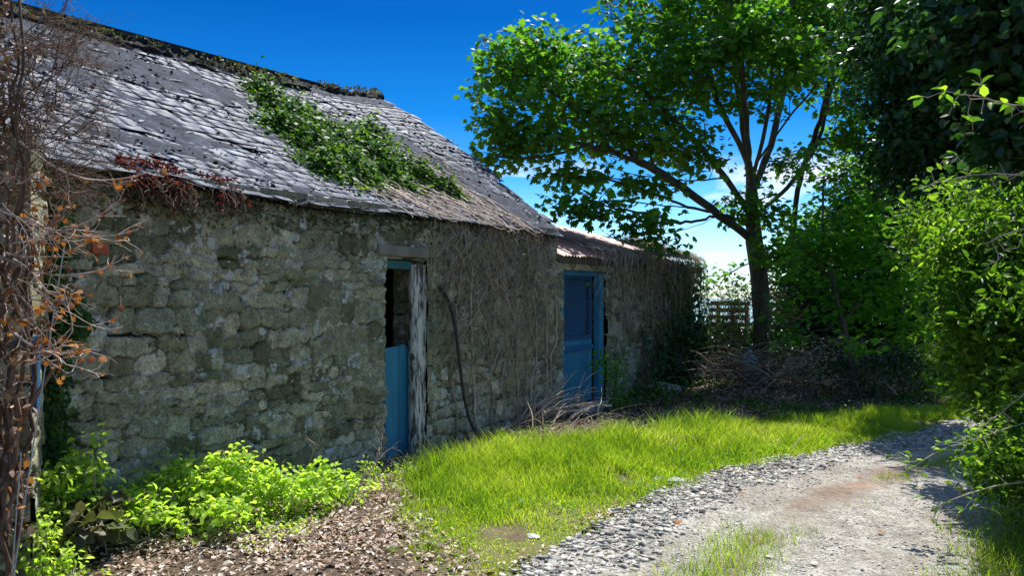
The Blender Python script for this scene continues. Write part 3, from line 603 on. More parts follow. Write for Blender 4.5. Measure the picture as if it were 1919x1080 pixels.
# ------------------------------------------------------------------ plants: growth of branches toward points
class Tree:
    def __init__(s): s.P = []; s.par = []; s.D = []; s.fix = []
    def path(s, pts, start=None, step=.22):
        pts = np.asarray(pts, float)
        if start is None: s.P.append(pts[0]); s.par.append(-1); s.D.append(A(0, 0, 1)); last = len(s.P)-1
        else: last = start
        seg = [s.P[last]]+[p for p in pts[(1 if start is None else 0):]]
        seg = np.array(seg); d = np.r_[0, np.cumsum(np.linalg.norm(np.diff(seg, axis=0), axis=1))]; n = max(2, int(d[-1]/step))
        u = np.linspace(0, d[-1], n+1); Q = np.stack([np.interp(u, d, seg[:, i]) for i in range(3)], 1)
        for _ in range(2): Q[1:-1] = .25*Q[:-2]+.5*Q[1:-1]+.25*Q[2:]
        for q_ in Q[1:]:
            q_ = q_+rng.normal(0, .012, 3)*step*3
            dr = q_-s.P[last]; dr /= np.linalg.norm(dr)+1e-9
            s.P.append(q_); s.par.append(last); s.D.append(dr); last = len(s.P)-1
        return last
    def near(s, p): return int(np.argmin(((np.array(s.P)-p)**2).sum(1)))
    def reach(s, pts, step=.22, bow=.12, back=.35):
        pts = np.asarray(pts, float); base = np.array(s.P)
        order = np.argsort([((base-p)**2).sum(1).min() for p in pts]); 
        cap = len(base)+len(pts)*40; BP = np.zeros((cap, 3)); BD = np.zeros((cap, 3)); n = len(base); BP[:n] = base; BD[:n] = np.array(s.D); tips = []
        for o_ in order:
            p = pts[o_]; v = p-BP[:n]; d = np.linalg.norm(v, axis=1); cosv = (v*BD[:n]).sum(1)/(d+1e-9)
            j = int(np.argmin(d*(1+back*(1-cosv)))); a_ = BP[j]; L_ = d[j]; k = max(2, int(L_/step)+1)
            mid = (a_+p)/2+BD[j]*L_*bow+rng.normal(0, .05, 3)*L_; last = j
            for i in range(1, k+1):
                u = i/k; q_ = a_*(1-u)**2+2*mid*u*(1-u)+p*u*u+(rng.normal(0, .02, 3) if i < k else 0)
                dr = q_-BP[last]; dr /= np.linalg.norm(dr)+1e-9
                if n >= cap: break
                BP[n] = q_; BD[n] = dr; s.par.append(last); last = n; n += 1
            tips.append(last)
        s.P = list(BP[:n]); s.D = list(BD[:n]); return tips
    def mesh(s, rtip=.004, pw=.46, sides=6, rmax=None):
        P = np.array(s.P); D = np.array(s.D); par = np.array(s.par); n = len(P); cnt = np.zeros(n); kids = np.zeros(n, int); mainc = np.full(n, -1); bc = np.zeros(n)
        for i in range(n-1, -1, -1):
            if kids[i] == 0: cnt[i] = 1
            if par[i] >= 0:
                cnt[par[i]] += cnt[i]; kids[par[i]] += 1
                if cnt[i] >= bc[par[i]]: bc[par[i]] = cnt[i]; mainc[par[i]] = i
        r = rtip*cnt**pw
        if rmax: r = np.minimum(r, rmax*(1+.0*r))
        s.r = r
        c = np.array([i for i in range(n) if par[i] >= 0]); p = par[c]; ism = mainc[p] == c
        r0 = np.where(ism, r[p], np.minimum(r[p], r[c]*1.35)); d0 = np.where(ism[:, None], D[p], D[c])
        d0 = d0+D[c]*.5; d0 /= np.linalg.norm(d0, axis=1, keepdims=True); nd = D[c]
        a = np.arange(sides)/sides*2*np.pi
        def ring(ctr, d, rad):
            ref = np.broadcast_to(A(.31, .95, .05), d.shape); x = np.cross(d, ref); x /= np.linalg.norm(x, axis=1, keepdims=True)+1e-9; y = np.cross(d, x)
            return ctr[:, None]+rad[:, None, None]*(x[:, None]*np.cos(a)[None, :, None]+y[:, None]*np.sin(a)[None, :, None])
        # ring of the child node must equal the start ring of its main child -> same direction blend
        V = np.stack([ring(P[p], np.where(ism[:, None], D[p], D[c]), r0), ring(P[c], nd, r[c])], 1)
        i = (np.arange(len(c))*2*sides)[:, None]; q = np.arange(sides)[None]; q2 = (q+1) % sides
        Fq = np.stack([i+q, i+q2, i+sides+q2, i+sides+q], -1).reshape(-1, 4)
        return V.reshape(-1, 3), Fq
def blob_pts(blobs, dens=1.0, r=rng):
    """blobs: (px,py,Y, rx_px, ry_px, rY_m, count) -> attractor points inside ellipsoids given at real depth"""
    out = []
    for px, py, Yd, rx, ry, rY, n in blobs:
        n = int(n*dens); v = rndv(n, r)*(r.random((n, 1))**.42); c = at(px, py, Yd)
        out.append(c+v*A(rx/F*Yd, rY, ry/F*Yd))
    P = np.concatenate(out); return P[P[:, 2] > .05]
def crown(tips, per, rad, size, tmpl, up=.8, droop=.35, r=rng, center=None, flat=.6, jt=.3):
    tips = np.asarray(tips, float); n = len(tips); m_ = r.poisson(per, n)+1; B = np.repeat(tips, m_, 0); k = len(B)
    off = rndv(k, r)*(r.random((k, 1))**.5)*rad*A(1, 1, flat); P = B+off
    out = off+.15*rndv(k, r)*rad
    Nv = UP*up+rndv(k, r)*(1-up*.45)+out/rad*.25; Dv = out/rad+rndv(k, r)*.5-UP*droop
    tb = np.repeat(r.random(n), m_); tone = np.clip(.5*tb+.5*r.random(k)+r.normal(0, jt*.3, k), 0, 1)
    s_ = size*r.uniform(.55, 1.2, k)
    V, Fq, kv = leaves(tmpl, P, Nv, Dv, s_, r=r)
    return V, Fq, np.repeat(tone, kv)
def plant(name, label, cat, tree, tips, leafmat_, per, rad, size, tmpl, base, bark='bark', rtip=.004, pw=.46, rmax=None, group=None, extra=None, sides=6, up=.8, droop=.35, flat=.6, trunk='trunk', crownname='crown'):
    e = empty(name, base); tag(e, label, cat, group)
    V, Fq = tree.mesh(rtip, pw, sides, rmax); part(trunk, V, Fq, M[bark], e, attrs={'tone': np.full(len(V), .5)}, smooth=True)
    TP = np.array(tree.P)[tips]
    if extra is not None: TP = np.concatenate([TP, extra])
    V, Fq, tn = crown(TP, per, rad, size, tmpl, up, droop, flat=flat); part(crownname, V, Fq, M[leafmat_], e, attrs={'tone': tn}, smooth=False)
    return e

# --- the sycamore over the shed
t1 = Tree(); TY = 15.6
top = t1.path([at(1428, 705, TY), at(1430, 600, TY), at(1422, 500, TY), at(1412, 430, TY), at(1408, 340, TY), at(1392, 230, TY), at(1375, 110, TY), at(1370, -60, TY+.4), at(1360, -200, TY+.4)])
def limb(t, a, pts): return t.path([at(*p) for p in pts], start=t.near(at(*a)))
limb(t1, (1412, 445, TY), [(1345, 400, 15.0), (1275, 348, 14.4), (1200, 300, 13.9), (1110, 275, 13.3), (985, 245, 12.9), (930, 190, 12.8)])
limb(t1, (1412, 430, TY), [(1370, 405, 15.2), (1290, 388, 14.2), (1225, 362, 13.6), (1130, 332, 13.2), (1010, 325, 12.8)])
limb(t1, (1410, 400, TY), [(1360, 330, 15), (1290, 250, 14.6), (1200, 160, 14.4), (1090, 110, 14)])
limb(t1, (1408, 370, TY), [(1450, 260, 16.2), (1470, 150, 16.5), (1510, 20, 16.8), (1530, -120, 17)])
limb(t1, (1411, 420, TY), [(1480, 350, 16.4), (1535, 270, 16.6), (1560, 160, 16.8), (1590, 60, 17)])
limb(t1, (1400, 300, TY), [(1345, 190, 15.2), (1300, 60, 15), (1270, -80, 15)])
limb(t1, (1408, 350, TY), [(1440, 220, 15), (1450, 100, 14.6), (1440, -60, 14.5)])
limb(t1, (1408, 340, TY), [(1400, 240, 14.4), (1390, 130, 13.4), (1380, 40, 13.1)]); limb(t1, (1408, 330, TY), [(1470, 230, 14.5), (1530, 160, 13.5)])
limb(t1, (1345, 402, 15), [(1280, 420, 13.6), (1210, 400, 12.6), (1130, 385, 12.1)])
for a_, pts in (((1275, 348, 14.4), [(1200, 340, 13.6), (1120, 330, 13.1), (1060, 300, 12.9)]), ((1290, 388, 14.2), [(1240, 385, 13.4), (1160, 375, 12.8), (1090, 380, 12.5)]), ((1200, 300, 13.9), [(1150, 240, 13.5), (1060, 190, 13.3), (960, 120, 13)]), ((1110, 275, 13.3), [(1050, 290, 13), (950, 300, 12.8), (905, 285, 12.7)]), ((1345, 400, 15), [(1290, 430, 14.6), (1230, 440, 14.2)]), ((1360, 330, 15), [(1300, 340, 14), (1200, 330, 13.4), (1110, 305, 13)])):
    limb(t1, a_, pts)
B = [(1080, 325, 13, 90, 16, .6, 16), (1200, 345, 13.4, 80, 18, .6, 14), (930, 300, 12.8, 40, 14, .4, 8), (940, 125, 12.9, 50, 55, .9, 26), (930, 215, 12.8, 50, 55, .9, 28), (990, 90, 13.2, 55, 40, 1, 26), (1010, 170, 13.2, 70, 70, 1.1, 44), (1000, 265, 13, 80, 35, .9, 34), (1100, 130, 13.8, 90, 65, 1.3, 56), (1110, 220, 13.6, 90, 60, 1.2, 54),
     (1200, 60, 14.6, 90, 80, 1.5, 60), (1215, 180, 14.4, 90, 80, 1.4, 60), (1190, 265, 14, 90, 35, 1.1, 36), (1320, 40, 15.2, 110, 90, 1.8, 80), (1320, 160, 15, 90, 70, 1.5, 56), (1290, 270, 14.6, 60, 40, 1, 22), (1450, 40, 16.2, 110, 80, 1.8, 70), (1540, 90, 16.5, 80, 110, 1.6, 60),
     (1240, -80, 15, 140, 90, 1.8, 60), (1420, -110, 15.8, 170, 100, 2, 80), (1560, -60, 16.5, 130, 100, 2, 60), (1420, 170, 14.9, 70, 60, .9, 18),
     (1120, 385, 12.1, 90, 22, .5, 18), (1210, 415, 12.4, 55, 30, .5, 14), (1250, 450, 12.8, 40, 20, .4, 5), (1320, 300, 14.2, 60, 30, .8, 10), (1440, 380, 15.0, 60, 60, .9, 18), (1600, 210, 16.5, 70, 90, 1.2, 44), (1480, 40, 16, 110, 70, 1.4, 50), (1560, 30, 16.5, 90, 90, 1.4, 50), (1400, 60, 15.6, 90, 80, 1.2, 40), (1460, 470, 15.0, 45, 40, .7, 16), (1390, 390, 15.2, 35, 25, .4, 8), (1500, 300, 15.8, 50, 40, .8, 14), (1300, 100, 13.2, 70, 60, .7, 34), (1400, 70, 13.1, 70, 60, .7, 34), (1490, 110, 13.2, 60, 60, .7, 34), (1370, -20, 13.4, 120, 50, .8, 40)]
tips = t1.reach(blob_pts(B), step=.2)
syc = plant('sycamore_tree', 'tall sycamore with grey trunk reaching its lobed leafy limbs over the tin roof', 'tree', t1, tips, 'syc', 16, .37, .15, LOBED, at(1428, 705, TY)*A(1, 1, 0), rtip=.0062, pw=.51, rmax=.25, up=.75, droop=.45, flat=.5, sides=7)
print('syc', len(t1.P))
# --- second, darker trunk beside it
t2 = Tree(); Y2 = 17.2
t2.path([at(1490, 690, Y2), at(1485, 560, Y2), at(1482, 450, Y2), at(1500, 330, Y2), at(1540, 220, Y2), at(1570, 90, Y2)])
limb(t2, (1482, 450, Y2), [(1560, 400, 17), (1640, 330, 16.8)]); limb(t2, (1484, 520, Y2), [(1430, 480, 16.9), (1390, 500, 16.6), (1350, 520, 16.2)])
B = [(1700, 60, 17, 110, 110, 1.3, 70), (1600, 640, 16.6, 90, 60, 1, 60), (1520, 480, 17, 60, 60, .8, 40), (1640, 540, 16.8, 90, 90, 1, 70), (1640, 300, 17, 90, 90, 1.3, 70), (1560, 420, 17, 90, 80, 1.3, 60), (1650, 440, 17, 90, 90, 1.5, 60), (1620, 130, 17.4, 110, 120, 1.6, 70), (1350, 530, 16.3, 45, 35, .6, 9), (1530, 560, 16.8, 60, 90, 1, 40), (1720, 200, 17, 90, 120, 1.5, 60)]
tips = t2.reach(blob_pts(B)); plant('hedgerow_tree', 'dark trunked tree close behind the sycamore on the right', 'tree', t2, tips, 'syc', 16, .42, .13, LOBED, at(1490, 690, Y2)*A(1, 1, 0), 'bark_dark', rtip=.006, pw=.5, rmax=.2)
# --- sunlit elder/sycamore saplings in the middle right
t3 = Tree(); Y3 = 12.4
t3.path([at(1600, 720, Y3), at(1585, 620, Y3), at(1560, 520, Y3), at(1540, 430, Y3), at(1545, 330, Y3)])
limb(t3, (1585, 620, Y3), [(1640, 520, 12.6), (1680, 430, 12.6)]); limb(t3, (1560, 520, Y3), [(1500, 460, 12.4), (1470, 420, 12.3)]); limb(t3, (1590, 640, Y3), [(1540, 600, 12), (1600, 640, 11.2)])
B = [(1560, 440, 12.7, 70, 60, .8, 44), (1640, 470, 12.6, 80, 90, .9, 60), (1700, 560, 12.4, 60, 90, .8, 50), (1590, 570, 12.6, 80, 60, .7, 40), (1500, 480, 12.5, 50, 60, .5, 18), (1660, 340, 12.6, 90, 70, .9, 50), (1560, 340, 13.0, 60, 50, .7, 22), (1600, 640, 11.3, 25, 18, .2, 4), (1475, 600, 12.6, 25, 50, .4, 10)]
tips = t3.reach(blob_pts(B)); plant('elder_sapling', 'bright leafy sapling leaning out of the brambles right of the sycamore', 'sapling', t3, tips, 'elder', 15, .30, .115, LOBED, at(1600, 720, Y3)*A(1, 1, 0), rtip=.004, pw=.5, rmax=.06, up=.85)
# --- dark hedge mass behind
def bush(name, label, cat, blobs, roots, mat, per, rad, size, tmpl, group=None, bark='bark_dark', rtip=.003, pw=.48, rmax=.05, step=.25, up=.5, droop=.2, flat=.8, fill=0, bow=.12):
    t = Tree(); P = blob_pts(blobs)
    for i, rt in enumerate(roots):
        rt = np.asarray(rt, float); d = P[np.argsort(((P[:, :2]-rt[:2])**2).sum(1))[:max(5, len(P)//max(3, len(roots)*2))]]; tgt = d[np.argmin(np.abs(d[:, 2]-np.percentile(d[:, 2], 60)))]
        t.path([rt, rt*.6+tgt*.4+rng.normal(0, .06, 3)*(tgt[2]), tgt])
    tips = t.reach(P, step=step, bow=bow)
    return plant(name, label, cat, t, tips, mat, per, rad, size, tmpl, np.asarray(roots[0])*A(1, 1, 0), bark, rtip, pw, rmax, group, up=up, droop=droop, flat=flat, trunk='stems', crownname='foliage')
def G(x, y): return A(x, y, float(gz(x, y))-.02)
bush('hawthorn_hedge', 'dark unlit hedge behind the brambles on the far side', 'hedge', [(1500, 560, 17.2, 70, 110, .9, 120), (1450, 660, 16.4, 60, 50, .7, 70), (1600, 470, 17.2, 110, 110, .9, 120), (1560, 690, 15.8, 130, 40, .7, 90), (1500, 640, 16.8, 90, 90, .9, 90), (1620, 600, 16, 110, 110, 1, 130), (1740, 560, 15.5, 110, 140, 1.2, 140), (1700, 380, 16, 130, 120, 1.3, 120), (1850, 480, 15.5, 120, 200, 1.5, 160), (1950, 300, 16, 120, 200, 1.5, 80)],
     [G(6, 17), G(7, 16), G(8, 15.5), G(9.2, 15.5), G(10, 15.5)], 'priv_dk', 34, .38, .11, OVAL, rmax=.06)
# --- big dark tree at the upper right, over the track
t4 = Tree(); bx, by = 7.6, 10.6
t4.path([G(bx, by), A(bx-.05, by, 1.2), A(bx-.2, by-.1, 2.6), A(bx-.5, by-.2, 4.2), A(bx-.9, by-.4, 5.6)])
for a_, pts in ((2.2, [(6.6, 10.2, 3.4), (5.8, 9.6, 4.2)]), (2.6, [(6.9, 9.2, 3.9), (6.1, 8.6, 4.9)]), (3.4, [(6.3, 11.2, 4.9), (5.4, 11.8, 5.8)]), (2.8, [(8.3, 10, 4.6), (8.9, 9, 5.6)])):
    t4.path([A(*p) for p in pts], start=t4.near(A(bx-.3, by, a_)))
B = [(1760, 60, 8.2, 110, 110, 1.0, 110), (1880, 120, 7.6, 110, 130, 1.1, 130), (1960, 250, 7.6, 100, 120, 1.1, 90), (1840, -40, 8, 170, 90, 1.2, 110), (1680, -20, 9, 90, 80, 1, 60), (1810, 220, 8.0, 90, 90, .9, 80), (1720, 170, 8.6, 70, 80, .8, 54), (1860, 300, 8, 90, 60, .8, 50), (1640, 90, 9.4, 50, 70, .8, 26), (2100, 100, 7.5, 130, 200, 1.2, 70), (1790, 330, 8.4, 70, 40, .6, 30), (1800, 400, 7.6, 60, 60, .5, 44), (1890, 400, 7.2, 80, 60, .6, 60), (1740, 270, 8.6, 60, 60, .6, 40), (1690, 300, 9, 40, 60, .6, 22), (1950, 370, 6.8, 60, 70, .6, 40), (1900, 50, 4.4, 90, 70, .4, 60), (1960, 160, 4.4, 70, 80, .4, 50), (1930, 260, 4.5, 50, 50, .3, 24), (1830, -10, 4.6, 60, 60, .4, 36)]
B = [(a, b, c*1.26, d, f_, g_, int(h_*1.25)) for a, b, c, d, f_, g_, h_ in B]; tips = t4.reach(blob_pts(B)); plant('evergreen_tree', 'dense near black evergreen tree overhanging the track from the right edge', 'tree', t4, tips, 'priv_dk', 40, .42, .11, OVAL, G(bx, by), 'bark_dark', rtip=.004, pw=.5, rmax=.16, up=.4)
# --- near hedge on the right
bush('privet_hedge', 'sunlit yellow green hedge bulging over the right side of the track', 'hedge',
     [(1830, 470, 6.6, 75, 70, .5, 90), (1880, 580, 6.2, 85, 90, .6, 130), (1860, 690, 6.3, 80, 70, .5, 90), (1900, 760, 6.0, 60, 40, .5, 50), (1960, 640, 5.8, 110, 160, .8, 170), (1950, 440, 6.2, 90, 80, .7, 90), (1790, 560, 7.0, 45, 80, .4, 40), (1900, 360, 6.6, 60, 40, .5, 20), (1740, 430, 7.4, 40, 70, .4, 30), (1800, 370, 7.2, 60, 50, .5, 16)],
     [G(4.6, 6.6), G(5.0, 6.2), G(4.3, 5.6), G(4.9, 7.2)], 'priv', 22, .20, .085, NARROW, bark='bark', rtip=.0022, rmax=.03, step=.14, up=.45, droop=.1)
bush('privet_hedge', 'low dark hedge skirt at the lower right corner beside the track', 'hedge',
     [(1890, 880, 5.3, 50, 60, .4, 60), (1960, 900, 5.0, 90, 110, .6, 110), (1935, 800, 5.4, 60, 60, .5, 60)], [G(3.6, 5.0), G(3.7, 5.5)], 'priv', 22, .17, .055, NARROW, rtip=.002, rmax=.02, step=.14, up=.45)
# bush by the bend, deep background right of path
bush('bramble_bush', 'pale lit bush at the bend where the track disappears', 'bush', [(1760, 690, 13.5, 60, 60, .8, 80), (1830, 640, 13.5, 70, 90, .8, 90)], [G(7.4, 13.6), G(8., 13.6)], 'rose', 22, .3, .07, OVAL, rmax=.03)
print('plants done')
# --- sprays reaching into the picture from the near hedge
def spray(pts, nl, size, label, mat='priv', twig='twig_pale', name='hedge_branch', tmpl=OVAL, side=3, seed=1, group=None):
    r_ = np.random.default_rng(seed); t = Tree(); P = [at(*p) for p in pts]; t.path(P, step=.07)
    a_ = np.array(t.P); n0 = len(a_)
    tg = []
    for i in range(side*4):
        j = r_.integers(n0//5, n0); tg.append(a_[j]+rndv(1, r_)[0]*r_.uniform(.08, .22))
    tips = t.reach(np.array(tg), step=.07, bow=.1)
    allp = np.array(t.P); sel = r_.integers(n0//6, len(allp), nl); Pn = allp[sel]; Dn = np.array(t.D)[sel]
    e = empty(name, P[0]); tag(e, label, 'branch', group)
    V, Fq = t.mesh(.0018, .4, 5, .012); part('stem', V, Fq, M[twig], e, attrs={'tone': np.full(len(V), .6)}, smooth=True)
    V, Fq, kv = leaves(tmpl, Pn, UP+rndv(nl, r_)*.7, Dn+rndv(nl, r_)*.9, size*r_.uniform(.6, 1.2, nl), r=r_)
    part('leaves', V, Fq, M[mat], e, attrs={'tone': np.repeat(r_.random(nl), kv)}); return e
spray([(1960, 330, 5), (1880, 325, 4.8), (1800, 330, 4.6), (1735, 350, 4.5)], 26, .07, 'bare grey twig with a few pale leaves high at the right edge', seed=3)
spray([(1990, 190, 4.6), (1900, 200, 4.5), (1840, 180, 4.4), (1800, 175, 4.4)], 30, .075, 'topmost leafy shoot against the dark evergreen at the right edge', seed=4)
spray([(1980, 420, 4.6), (1900, 430, 4.5), (1840, 460, 4.4)], 34, .06, 'shoot with silvery leaf backs halfway up the right edge', seed=5)
spray([(1960, 780, 5.2), (1840, 820, 5.2), (1750, 850, 5.2), (1680, 900, 5.2)], 60, .05, 'thin leafy shoot hanging over the middle of the track', seed=6, twig='twig')
spray([(1980, 900, 4.9), (1890, 905, 4.9), (1800, 930, 4.9), (1740, 960, 4.9)], 46, .045, 'lowest thin shoot hanging over the right side of the track', seed=7, twig='twig')
spray([(1960, 700, 5.0), (1860, 790, 5.0), (1790, 830, 5.0)], 60, .05, 'arching leafy shoot just above the hanging ones by the track', seed=8, twig='twig')

# ------------------------------------------------------------------ ivy, dead stems, red stonecrop
def on_roof(t, w_, h=0): return rp_(np.asarray(t, float), np.asarray(w_, float), h)
def roof_tw(px, py):
    """point of the roof seen at a pixel"""
    best = None; tt_, ww_ = np.meshgrid(np.linspace(-5, 3.2, 165), np.linspace(-.1, 3.1, 65), indexing='ij'); P = rp_(tt_, ww_)
    X_ = 960+F*P[..., 0]/P[..., 1]; Y_ = HZ-F*(P[..., 2]-EYE)/P[..., 1]; k = np.argmin((X_-px)**2+(Y_-py)**2); return tt_.ravel()[k], ww_.ravel()[k]
cl = [(490, 180, .16), (520, 200, .22), (545, 225, .22), (560, 260, .28), (600, 250, .25), (610, 290, .32), (650, 275, .28), (650, 315, .28), (690, 300, .3), (700, 260, .2), (730, 320, .26), (760, 325, .2), (800, 345, .18), (680, 340, .22), (570, 230, .22), (740, 345, .2), (840, 365, .15), (535, 250, .18), (625, 325, .22)]
e = empty('ivy', on_roof(*roof_tw(620, 290))); tag(e, 'green ivy patch spreading down the middle of the slate roof', 'ivy')
Ps = []; r = np.random.default_rng(11)
for px, py, ra in cl:
    t_, w_ = roof_tw(px, py); ra *= 1.15; n = int(ra*ra*11000); d = r.normal(0, 1, (n, 2))*ra*.60; hgt = np.abs(r.normal(.03, .13, n))*np.clip(1.3-np.hypot(d[:, 0], d[:, 1])/ra, .15, 1.2)+.03
    Ps.append(on_roof(t_+d[:, 0], np.clip(w_+d[:, 1], -.1, 3.05), hgt))
Ps = np.concatenate(Ps); n = len(Ps); V, Fq, kv = leaves(IVY, Ps, UP*.9+WN*.5+rndv(n, r)*.75, WN*.5-UP*.3+rndv(n, r), .075*r.uniform(.5, 1.15, n), r=r)
part('leaves', V, Fq, M['ivy'], e, attrs={'tone': np.clip(np.repeat(r.beta(2, 2.2, n), kv), 0, 1)}); print('ivy', n)
Pt = []
for i in range(190):
    t_, w_ = roof_tw(*(r.uniform(620, 900), 0)) if False else (r.uniform(.0, 2.3), r.uniform(.1, 1.5)); ln = r.uniform(.3, .9); dt = r.normal(.25, .3); k = 9; u = np.linspace(0, 1, k)
    Pt.append(on_roof(t_+dt*ln*u+np.cumsum(r.normal(0, .02, k)), np.clip(w_-ln*u*.8+np.cumsum(r.normal(0, .02, k)), -.22, 3), .035+np.abs(np.cumsum(r.normal(0, .012, k)))))
V, Fq = tubes(np.array(Pt), np.linspace(.006, .003, 9)[None]*r.uniform(.5, 1.5, (len(Pt), 1)), 4); part('stems', V, Fq, M['twig_pale'], e, attrs={'tone': np.repeat(r.random(len(Pt)), 36)})
# dead ivy hanging on the wall
e = empty('dead_ivy', wp(1.6, -.05, 1.4)); tag(e, 'matted dead ivy stems clinging to the wall between the two blue doors', 'dead ivy')
Pt = []; Rr = []
for i in range(480):
    t_ = (r.beta(1.8, 1.5)*2.75+.42) if i % 5 < 2 else r.choice([.75, 1.05, 1.5, 1.75, 2.1, 2.35, 2.8])+r.normal(0, .07); top_ = r.uniform(1.0, 2.42) if r.random() < .55 else 2.4; ln = r.uniform(.3, 1.5)*(1 if .7 < t_ < 3 else .6); k = 14; u = np.linspace(0, 1, k)
    hd = np.cumsum(r.normal(0, .55, k))*.8; tw = t_+np.cumsum(np.sin(hd))*ln/k*.9; zz_ = top_-np.cumsum(np.cos(hd*.8)*.9+.15)*ln/k; zz_ = np.maximum(zz_, .05)
    if r.random() < .2: tw = t_+r.choice([-1, 1])*ln*.5*u+.06*np.sin(u*9); zz_ = top_-.3*ln*np.sin(u*2.5)
    tw = np.clip(tw, .50, 3.19); off = .03+np.abs(np.cumsum(r.normal(0, .012, k)))*.8+r.uniform(0, .03)
    Pt.append(WO+tw[:, None]*WU+off[:, None]*WN+zz_[:, None]*UP); Rr.append(np.linspace(1, .45, k)*r.choice([.0022, .003, .0045, .007], p=[.40, .33, .19, .08]))
V, Fq = tubes(np.array(Pt), np.array(Rr), 4); part('stems', V, Fq, M['twig'], e, attrs={'tone': np.repeat(r.random(len(Pt)), 56)})
Pt = []; out = []
for t_ in (.95, 1.35, 1.62, 1.95, 2.2, 2.55, 2.9, 3.1):
    k = 22; u = np.linspace(0, 1, k); tw = np.clip(t_+np.cumsum(r.normal(0, .03, k)), .5, 3.18); top_ = r.uniform(2.0, 2.4)
    Pt.append(WO+tw[:, None]*WU+(.035+.02*np.sin(u*9+t_))[:, None]*WN+(top_*u)[:, None]*UP)
V, Fq = tubes(np.array(Pt), r.uniform(.010, .018, (len(Pt), 1))*np.linspace(1, .5, 22)[None], 6); part('woody_stems', V, Fq, M['twig'], e, attrs={'tone': np.repeat(r.random(len(Pt)), 132)}, smooth=True)
n = 900; tw = r.beta(1.6, 1.5, n)*2.7+.48; zz_ = r.uniform(1.2, 2.4, n)**1; Pn = WO+tw[:, None]*WU+r.uniform(.03, .1, n)[:, None]*WN+zz_[:, None]*UP
V, Fq, kv = leaves(IVY, Pn, WN+rndv(n, r)*.8, -UP+rndv(n, r)*.6, .035*r.uniform(.5, 1.2, n), r=r); part('dry_leaves', V, Fq, M['litter'], e, attrs={'tone': np.repeat(r.random(n)*.6, kv)})
# tangle over the shed eave, with some green
e = empty('dead_ivy', wp(6.8, -.05, 2.0)); tag(e, 'tangle of dead stems and green leaves draped over the tin roofed shed', 'dead ivy')
Pt = []; Rr = []
for i in range(420):
    t_ = r.beta(2.2, 1.0)*5.1+3.5; k = 12; u = np.linspace(0, 1, k); s0 = r.uniform(-.1, .25+.75*(t_ > 6.6)); ln = r.uniform(.4, 1.3)
    wv = s0-ln*u*1.1; tw = t_+np.cumsum(r.normal(0, .07, k)); zr = 2.2+.42*np.clip(wv, 0, 2)+.05; below = np.clip(-wv-.12, 0, 9)
    zc = zr-below*1.1+np.abs(np.cumsum(r.normal(0, .018, k))); wc = np.maximum(wv, -.17)+np.cumsum(r.normal(0, .012, k))-.02
    Pt.append(WO+tw[:, None]*WU-wc[:, None]*WN+zc[:, None]*UP); Rr.append(np.linspace(1, .5, k)*r.choice([.003, .0045, .008], p=[.5, .35, .15]))
V, Fq = tubes(np.array(Pt), np.array(Rr), 4); part('stems', V, Fq, M['twig'], e, attrs={'tone': np.repeat(r.random(len(Pt)), 48)})
n = 1500; tw = 8.8-np.abs(r.normal(0, 1.3, n)); tw = np.clip(tw, 3.6, 8.8); zz_ = 2.2-np.abs(r.normal(0, .5, n)); Pn = WO+tw[:, None]*WU+r.uniform(.05, .22, n)[:, None]*WN+np.clip(zz_, .1, 2.3)[:, None]*UP
V, Fq, kv = leaves(IVY, Pn, WN+UP*.6+rndv(n, r)*.8, -UP+rndv(n, r)*.7, .07*r.uniform(.5, 1.2, n), r=r); part('leaves', V, Fq, M['ivy'], e, attrs={'tone': np.repeat(r.random(n), kv)})
# shed right end overgrown with dark ivy
e = empty('ivy', wp(8.0, -.1, .5)); tag(e, 'dark ivy climbing the right corner of the shed from the ground', 'ivy')
n = 5200; tw = 8.75-np.abs(r.normal(0, 1.1, n)); zz_ = np.abs(r.normal(0, .75, n)); k_ = (zz_ < 1.9)&(tw > 5.2); tw, zz_ = tw[k_], zz_[k_]; n = len(tw)
Pn = WO+tw[:, None]*WU+(r.uniform(.03, .25, n)+.35*np.exp(-zz_*2.2)*r.random(n))[:, None]*WN+(zz_+.03)[:, None]*UP
V, Fq, kv = leaves(IVY, Pn, WN+UP*.6+rndv(n, r)*.8, -UP+rndv(n, r)*.7, .085*r.uniform(.5, 1.2, n), r=r); part('leaves', V, Fq, M['priv_dk'], e, attrs={'tone': np.repeat(r.random(n), kv)})
Pt = [wiggle(wp(r.uniform(5.6, 8.7), -.04, .02), wp(r.uniform(5.8, 8.7), -.06, r.uniform(.6, 1.9)), 12, .12, r=r) for _ in range(40)]
V, Fq = tubes(np.array(Pt), np.linspace(.012, .004, 12)[None], 4); part('stems', V, Fq, M['twig_dark'], e, attrs={'tone': np.full(len(V), .5)})
